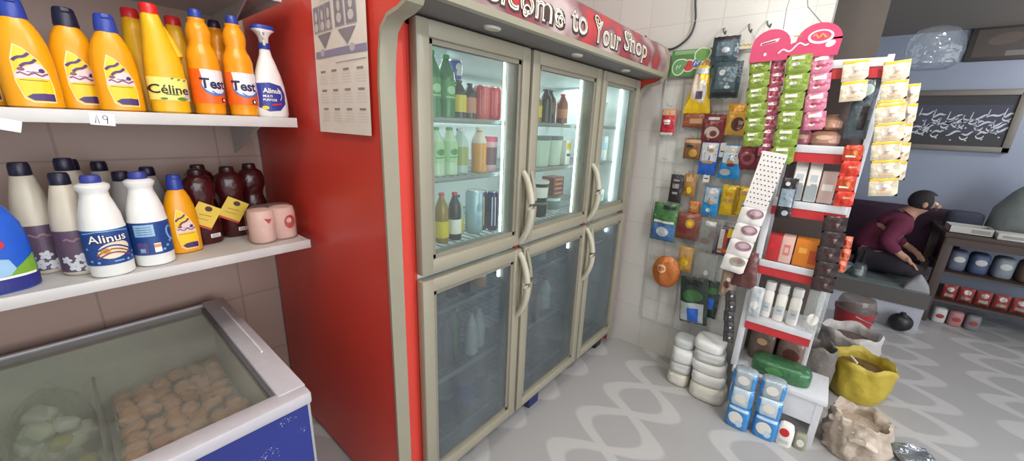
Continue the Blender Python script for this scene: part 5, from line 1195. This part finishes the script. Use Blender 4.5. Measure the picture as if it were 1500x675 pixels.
# ------------------------------------------------------------------ the inner room behind
def platform():
    t = thing('sitting_platform', 'low sitting platform with grey green cover and pale front panel', 'platform', (4.8, -.2, 0))
    CV = mat('cover_green_grey', (98, 108, 108), .85, noi=(20, .15), bump=.4, bscale=50)
    g = G().bx(4.27, 5.38, -.825, .88, .26, .33, CV, .02); g.bx(4.262, 4.275, -.83, .88, .20, .32, mat('cover_edge', (92, 88, 86), .85)); g.done('cover', t, world=True)
    G().bx(4.28, 4.31, -.82, .88, 0, .255, mat('pale_panel', (176, 178, 188), .6)).bx(4.31, 5.38, -.82, -.79, 0, .255, MATS['pale_panel']).done('front_panel', t, world=True)
    G().bx(4.31, 5.38, -.79, .88, .0, .255, mat('frame_wood', (96, 80, 70), .7)).done('base', t, world=True)
platform()
g = G(); n = 40
PLUM = mat('plum_velvet', (62, 40, 58), .9, noi=(20, .2), bump=.3, bscale=40)
t = thing('floor_sofa', 'long dark plum back cushion along the blue wall behind the seated person', 'sofa', (5.28, -.3, .331))
G().box((0, 0, .285), (.17, 1.56, .56), PLUM, None, .05, 3).done('back_cushion', t)
G().box((-.02, .62, .14), (.20, .30, .26), mat('dusk_velvet', (50, 44, 54), .9), None, .06, 3).done('bolster', t)
g = G(); g.sphere((0, 0, .075), .075, BLACK, 20, (.8, 1., 1.)); g.spec([SEC(.13, .02, .02), SEC(.16, .018, .018)], BLACK, 12)
g.done('black_pot', None, (4.19, -.70, .0), 0, 'small black round pot on the floor before the pale panel', 'pot')
g = G().spec([SEC(0, .05, .05), SEC(.01, .06, .06), SEC(.06, .085, .085), SEC(.09, .10, .10), SEC(.088, .092, .092), SEC(.02, .05, .05)], mat('pale_bowl', (170, 168, 168), .5), 28, cap1=False)
g.done('bowl', None, (4.42, -.245, .331), 0, 'pale grey bowl at the left edge of the platform', 'bowl')
t = thing('jar', 'clear jar with white label standing on the platform before the person', 'jar', (4.36, -.385, .331))
part(G().spec([SEC(0, .045, .045), SEC(.09, .048, .048), SEC(.105, .04, .04), SEC(.12, .04, .04)], film('jar_glass', (220, 228, 228), .2, .25, (160, 165, 165)), 24), 'jar_body', t); part(G().spec([SEC(.02, .03, .03), SEC(.06, .03, .03)], LWHITE, 20), 'jar_content', t)
t = thing('grey_cloth', 'crumpled pale grey cloth beside the seated person', 'cloth', (4.355, -.745, .331))
g = G(); g.sheet(lambda i, j: Vector(((i-.5)*.13, (j-.5)*.15, .11*max(0, math.sin(PI*i))**.5*max(0, math.sin(PI*j))**.5*(1+.3*noise.noise(Vector((i*3, j*3, 1)))))), 24, 24, mat('cloth_grey', (150, 148, 152), .9)); part(g, 'cloth', t, smooth=80)

# person: seated, bent forward
def skin(name, V, Ed, m, parent, lev=1, root=0, label=None):
    me = bpy.data.meshes.new(name); me.from_pydata([v[0] for v in V], Ed, []); o = bpy.data.objects.new(name, me); COL.objects.link(o); me.materials.append(m)
    sm = o.modifiers.new('skin', 'SKIN'); sm.use_smooth_shade = True
    for i, v in enumerate(V):
        r = v[1]; r = r if isinstance(r, tuple) else (r, r)
        me.skin_vertices[0].data[i].radius = r
    for i in range(len(V)): me.skin_vertices[0].data[i].use_root = (i == root)
    ss = o.modifiers.new('subsurf', 'SUBSURF'); ss.levels = lev; ss.render_levels = lev
    o.parent = parent
    if label: o['label'] = label
    return o
def person():
    base = Vector((4.72, -.45, .331)); t = thing('person', 'person in burgundy top and dark trousers sitting bent forward on the platform', 'person', base)
    SK = mat('skin_tone', (186, 140, 118), .55, noi=(30, .05)); V = []; Ed = []
    def add(p, r, par=None):
        V.append((Vector(p)-base, r)); i = len(V)-1
        if par is not None: Ed.append((par, i))
        return i
    pel = add((4.72, -.43, .465), .12); sp1 = add((4.72, -.45, .57), .12, pel); ch = add((4.715, -.52, .73), .135, sp1); uc = add((4.71, -.575, .83), .10, ch)
    nk = add((4.705, -.625, .895), .05, uc); hb = add((4.70, -.655, .925), .062, nk); hc = add((4.70, -.685, .975), (.082, .078), hb); ht = add((4.70, -.69, 1.035), .06, hc)
    arms = []
    for s_, el, wr, hand in ((-1, (4.50, -.50, .64), (4.475, -.62, .545), (4.48, -.665, .515)), (1, (4.93, -.55, .63), (4.90, -.70, .55), (4.86, -.745, .52))):
        sh = add((4.71+s_*.155, -.575, .80), .062, uc); e = add(el, .045, sh); w = add(wr, .028, e); pm = add(hand, (.036, .016), w)
        d = (Vector(hand)-Vector(wr)).normalized(); sd = d.cross(Vector((0, 0, 1))).normalized()
        for k, (off, ln) in enumerate(((-.026, .062), (-.009, .072), (.009, .068), (.025, .054))):
            b = Vector(hand)+d*.026+sd*off; a = add(b, .0095, pm); c = add(b+d*ln*.5+Vector((0, 0, -.006)), .009, a); add(b+d*ln+Vector((0, 0, -.026)), .0075, c)
        b = Vector(hand)-d*.004+sd*(-.036*s_); a = add(b, .011, pm); add(b+d*.03+sd*(-.016*s_)+Vector((0, 0, -.012)), .009, a)
    for s_, kn, an, toe in ((-1, (4.47, -.66, .44), (4.66, -.80, .385), (4.78, -.84, .365)), (1, (4.98, -.64, .44), (4.80, -.72, .39), (4.70, -.76, .37))):
        hp = add((4.72+s_*.10, -.46, .43), .085, pel); k = add(kn, .062, hp); c = add((Vector(kn)*.6+Vector(an)*.4), .055, k); a = add(an, .036, c); add(toe, (.04, .026), a)
    body = skin('body', V, Ed, SK, t, 2)
    BG = mat('burgundy_cloth', (104, 36, 62), .85, noi=(16, .15), bump=.3, bscale=30)
    L_ = lambda p: Vector(p)-base
    skin('tunic', [(L_((4.72, -.43, .475)), .142), (L_((4.72, -.45, .57)), .15), (L_((4.715, -.52, .73)), .158), (L_((4.71, -.575, .83)), .118), (L_((4.707, -.61, .87)), .07),
                   (L_((4.555, -.575, .80)), .078), (L_((4.50, -.50, .64)), .062), (L_((4.478, -.605, .555)), .044), (L_((4.865, -.575, .80)), .078), (L_((4.93, -.55, .63)), .062), (L_((4.902, -.69, .555)), .044)],
         [(0, 1), (1, 2), (2, 3), (3, 4), (3, 5), (5, 6), (6, 7), (3, 8), (8, 9), (9, 10)], BG, t, 2)
    TR = mat('dark_trousers', (44, 38, 46), .9, noi=(16, .15))
    skin('trousers', [(L_((4.72, -.45, .46)), .122), (L_((4.61, -.48, .43)), .092), (L_((4.47, -.66, .44)), .078), (L_((4.555, -.725, .415)), .068), (L_((4.65, -.795, .388)), .05), (L_((4.83, -.48, .43)), .092), (L_((4.98, -.64, .44)), .078), (L_((4.89, -.68, .415)), .066), (L_((4.81, -.715, .392)), .05)],
         [(0, 1), (1, 2), (2, 3), (3, 4), (0, 5), (5, 6), (6, 7), (7, 8)], TR, t, 2)
    hd = L_((4.70, -.685, .975)); HR = mat('dark_hair', (40, 34, 36), .7, noi=(60, .3), bump=.5, bscale=120)
    g = G(); g.sphere((hd.x, hd.y+.012, hd.z+.022), .094, HR, 20, (.93, 1.0, .98)); 
    bm = g.bm; dead = [v for v in bm.verts if (v.co.y-hd.y) < -.052 and (v.co.z-hd.z) < .055]; bmesh.ops.delete(bm, geom=dead, context='VERTS')
    part(g, 'hair', t, smooth=80)
    g = G(); g.sphere((hd.x, hd.y-.086, hd.z-.014), .014, SK, 10, (.8, 1.2, 1.3)); part(g, 'nose', t, smooth=80)
    for s_ in (-1, 1):
        g = G(); g.sphere((hd.x+s_*.03, hd.y-.068, hd.z+.008), .010, LWHITE, 10); g.sphere((hd.x+s_*.03, hd.y-.076, hd.z+.007), .004, BLACK, 8); part(g, 'eye', t)
        g = G(); g.sphere((hd.x+s_*.083, hd.y+.005, hd.z-.004), .022, SK, 10, (.4, .8, 1.2)); part(g, 'ear', t, smooth=80)
    g = G(); g.sphere((hd.x, hd.y-.076, hd.z-.044), .016, mat('lip_tone', (150, 84, 80), .6), 10, (1.3, .5, .4)); part(g, 'mouth', t)
person()
for o in S.objects:
    if o.name == 'person': o.location.z += .018

def calligraphy():
    t = thing('calligraphy_frame', 'wide framed black panel with white script on the blue grey wall', 'picture', (5.392, -.815, 1.43), -PI/2)
    W, H = .72, .535; FR_ = mat('frame_grey_gold', (118, 112, 104), .5, .2); BKP = mat('panel_black', (26, 26, 32), .4)
    g = G()
    for x0, x1, z0, z1 in ((-W/2, W/2, 0, .05), (-W/2, W/2, H-.05, H), (-W/2, -W/2+.05, 0, H), (W/2-.05, W/2, 0, H)): g.bx(x0, x1, -.028, .0, z0, z1, FR_, .006)
    part(g, 'frame', t); part(G().bx(-W/2+.04, W/2-.04, -.010, 0, .04, H-.04, BKP), 'panel', t)
    g = G(); f = flat(-.010+.0); WS = mat('script_white', (196, 198, 208), .5); DS = mat('script_field', (52, 56, 74), .5); random.seed(12)
    g.rect(0, H*.53, W*.82, H*.46, f, DS, .0012, .2)
    # sweeping diagonal strokes, bowls and dots in two crossing rows
    for k in range(24):
        x = -.28+k*.0235; y = H*(.36+.10*math.sin(k*1.7)+.12*(k % 2))
        ln = R(.06, .11); g.stroke([(x+ln*i/8, y+ln*.42*i/8+.010*math.sin(i*.8+k)) for i in range(9)], [.004+.013*math.sin(PI*i/8) for i in range(9)], f, WS, .0022, .2)
        if k % 3 != 1:
            cx, cy = x+.02, y-.01; g.stroke([(cx+.024*math.cos(PI+i*PI/8), cy+.026*math.sin(PI+i*PI/8)) for i in range(9)], [.004+.010*math.sin(PI*i/8) for i in range(9)], f, WS, .0022, .2)
        if k % 2: g.stroke([(x, y), (x+.008, y+.07)], [.009, .004], f, WS, .0022, .2)
        g.decal([(x+.03, y-.045), (x+.038, y-.037), (x+.046, y-.045), (x+.038, y-.053)], f, WS, .0022, .2)
    part(g, 'script', t, smooth=0)
calligraphy()
t = thing('picture_frame', 'dark framed picture high in the corner of the blue grey wall', 'picture', (5.392, -1.03, 2.20), -PI/2)
g = G().bx(-.31, .31, -.03, 0, 0, .285, mat('frame_dark', (62, 56, 54), .6), .008); part(g, 'frame', t)
g = G(); f = flat(-.0305); g.rect(0, .142, .54, .22, f, mat('picture_dark', (78, 70, 66), .6), .0006, .3); g.rect(.06, .055, .28, .04, f, mat('picture_grey', (118, 114, 108), .6), .0012, .3); g.oval(-.1, .17, .2, .09, f, mat('picture_brown', (96, 84, 76), .6), .0012, .2, step=.3); part(g, 'image', t, smooth=0)

def side_table():
    t = thing('goods_table', 'dark wooden table with shelves of small goods at the right edge', 'table', (4.9, -1.3, 0))
    WD = mat('dark_wood', (74, 60, 54), .6, noi=(8, .2)); X0, X1, Y0, Y1 = 4.6, 5.2, -.86, -1.78
    G().bx(X0-.02, X1, Y1, Y0+.02, .755, .79, WD, .004).done('table_top', t, world=True)
    G().bx(X0-.005, X0+.02, Y1, Y0, .69, .756, WD).done('apron', t, world=True)
    for z in (.46, .21): G().bx(X0+.02, X1, Y1+.02, Y0-.03, z-.02, z, WD).done('shelf', t, world=True)
    for x in (X0+.03, X1-.03):
        for y in (Y0-.02, Y1+.03): G().bx(x-.03, x+.03, y-.03, y+.03, 0, .757, WD, .004).done('leg', t, world=True)
side_table()
t = thing('tray_box', 'shallow white box on the left end of the dark table', 'box', (4.72, -.98, .791), -PI/2)
g = G(); WB = mat('box_white', (196, 194, 190), .6); w, d, h = .24, .18, .06
g.bx(-w/2, w/2, -d/2, -d/2+.005, 0, h, WB).bx(-w/2, w/2, d/2-.005, d/2, 0, h, WB).bx(-w/2, -w/2+.005, -d/2, d/2, 0, h, WB).bx(w/2-.005, w/2, -d/2, d/2, 0, h, WB).bx(-w/2, w/2, -d/2, d/2, 0, .005, WB); g.rect(.05, .03, .1, .03, flat(-d/2), mat('box_print', (150, 150, 140), .6), .001, .2); part(g, 'box', t)
soft_pack('cloth_bundle', 'dark blue grey bundle lying behind the white box on the table', 'bundle', (5.0, -.99, .791), .22, .16, .14, mat('bundle_blue', (66, 68, 84), .9), -PI/2)
t = thing('wrapped_bag', 'large grey green wrapped bag on top of the dark table', 'bag', (4.97, -1.34, .791), -PI/2)
g = G(); g.spec([SEC(0, .20, .16), SEC(.03, .23, .18), SEC(.20, .22, .17), SEC(.34, .15, .12), SEC(.42, .09, .07), SEC(.45, .04, .03)], mat('bag_grey_green', (128, 136, 134), .45, noi=(8, .15), bump=.6, bscale=14), 28); part(g, 'bag', t)
g = G(); g.spec([SEC(.45, .035, .03), SEC(.47, .07, .05), SEC(.485, .05, .03)], film('bag_film3', (230, 234, 236), .3, .4, (190, 196, 200)), 20); part(g, 'knot', t)
carton('tray_box', 'white tray beside the wrapped bag at the table front', 4.66, -1.19, .791, .16, .14, .05, WB, [(0, .5, .7, .4, mat('box_print', (0, 0, 0)))], -PI/2)
carton('biscuit_box', 'tan box at the right end of the table front', 4.655, -1.36, .791, .12, .12, .06, mat('tan_card', (160, 136, 110), .6), [(0, .5, .5, .4, WB)], -PI/2)
RWP = mat('red_packet', (150, 60, 58), .5); 
for i in range(5):
    pouch('biscuit_packet', 'red packet with pale top on the lower table shelf, number %s from the table leg' % ('one', 'two', 'three', 'four', 'five')[i], SN, -1.0-i*.095, .338, .214, .085, RWP, [('o', 0, .72, .5, .3, WB), ('r', 0, .3, .6, .2, mat('box_print', (0, 0, 0)))], .05, X=4.70)
for i, (y, m) in enumerate(((-.99, mat('slate_pack', (96, 104, 124), .5)), (-1.11, mat('blue_pack', (74, 88, 120), .5)), (-1.24, mat('mist_pack', (130, 140, 150), .5)), (-1.37, mat('brown_pack', (104, 84, 76), .5)))):
    soft_pack('biscuit_pack', ('slate', 'blue', 'pale grey', 'brown')[i]+' pack on the middle shelf of the dark table', SN, (4.78, y, .461), .11, .16, .17, m, -PI/2, [('o', 0, .6, .6, .3, WB)])
for i, (y, m, c) in enumerate(((-.985, WB, 'white'), (-1.08, mat('rose_pack', (170, 120, 120), .5), 'rose'), (-1.175, mat('grey_pack', (120, 122, 126), .5), 'grey'))):
    soft_pack('floor_pack', c+' pack on the floor under the dark table', SN, (4.68, y, 0), .085, .10, .13, m, -PI/2, [('o', 0, .5, .6, .3, RWP)])
G().box((0, 0, .0), (.25, .02, .22), mat('brown_curtain', (86, 62, 56), .9), None, .008).done('brown_cloth', None, (4.66, -1.24, .60), -PI/2, 'brown cloth hanging under the table top between the packs', 'cloth') if False else None

# ------------------------------------------------------------------ lamps
def ceiling_bulb(x, y, label, power, z=2.62, col=(1., .96, .90)):
    t = thing('ceiling_bulb', label, 'lamp', (x, y, z))
    part(G().spec([SEC(.10, .05, .05), SEC(.18, .05, .05)], WHITE, 20), 'ceiling_rose', t)
    part(G().tube([(0, 0, .03), (0, 0, .10)], .02, WHITE, 12), 'socket', t)
    g = G(); g.sphere((0, 0, -.02), .055, mat('bulb_glass', (255, 255, 255), .4, emit=((255, 250, 240), 42.)), 20, (1, 1, 1.15)); part(g, 'bulb', t, smooth=80)
    l = bpy.data.lights.new('bulb_light', 'POINT'); l.energy = power; l.color = col; l.shadow_soft_size = .07
    o = bpy.data.objects.new('bulb_light', l); COL.objects.link(o); o.location = (0, 0, -.16); o.parent = t
ceiling_bulb(.02, .74, 'bare round ceiling bulb nearer the wall shelves', 11)
ceiling_bulb(.42, .52, 'bare round ceiling bulb nearer the fridge', 14)
ceiling_bulb(1.45, -.45, 'added unseen ceiling bulb lighting the aisle before the shop rack', 36, col=(1., .99, .97))  # extra bulb out of view, added to brighten floor, tiles and rack
ceiling_bulb(4.8, -1.85, 'added unseen bulb brightening the inner room from its low ceiling', 22, 2.29, (.95, .97, 1.))  # invented bulb out of view, added to lift the dark inner room
def area(name, loc, tgt, sx, sy, power, col):
    l = bpy.data.lights.new(name, 'AREA'); l.shape = 'RECTANGLE'; l.size = sx; l.size_y = sy; l.energy = power; l.color = col
    o = bpy.data.objects.new(name, l); COL.objects.link(o); o.location = loc
    o.rotation_euler = (Vector(tgt)-Vector(loc)).to_track_quat('-Z', 'Y').to_euler(); return o
# daylight through the open shop front, behind and to the right of the camera
area('shopfront_daylight', (.4, -3.3, 1.7), (1.4, 1.0, 1.0), 3.2, 2.2, 120, (.92, .96, 1.))
for x0, x1 in ((.74, 1.20), (1.28, 1.80), (1.87, 2.27)):
    area('fridge_led', ((x0+x1)/2, 1.30, 1.752), ((x0+x1)/2, 1.27, 1.0), x1-x0, .34, 4.6, (.88, .96, 1.))
W_ = bpy.data.worlds.new('world'); S.world = W_; W_.use_nodes = True
W_.node_tree.nodes['Background'].inputs[0].default_value = (.80, .86, .95, 1); W_.node_tree.nodes['Background'].inputs[1].default_value = .8

# ------------------------------------------------------------------ camera
cam = bpy.data.cameras.new('camera'); co = bpy.data.objects.new('camera', cam); COL.objects.link(co)
yaw, pit, rol = math.radians(39.463), math.radians(15.627), math.radians(2.288)
Fw = Vector((math.cos(pit)*math.cos(yaw), math.cos(pit)*math.sin(yaw), -math.sin(pit)))
Rt = Vector((math.sin(yaw), -math.cos(yaw), 0)); Up = Rt.cross(Fw)
r1 = Rt*math.cos(rol)+Up*math.sin(rol); u1 = -Rt*math.sin(rol)+Up*math.cos(rol)
Mx = Matrix((r1, u1, -Fw)).transposed().to_4x4(); Mx.translation = (0, 0, 1.5)
co.matrix_world = Mx
cam.sensor_fit = 'HORIZONTAL'; cam.sensor_width = 36; cam.lens = 550/1500*36; cam.clip_start = .02
S.camera = co
S.view_settings.view_transform = 'Standard'; S.view_settings.look = 'None'; S.view_settings.gamma = 1; S.view_settings.use_curve_mapping = False
S.view_settings.exposure = 0.
S.cycles.max_bounces = 8; S.cycles.transparent_max_bounces = 16; S.cycles.caustics_reflective = False; S.cycles.caustics_refractive = False
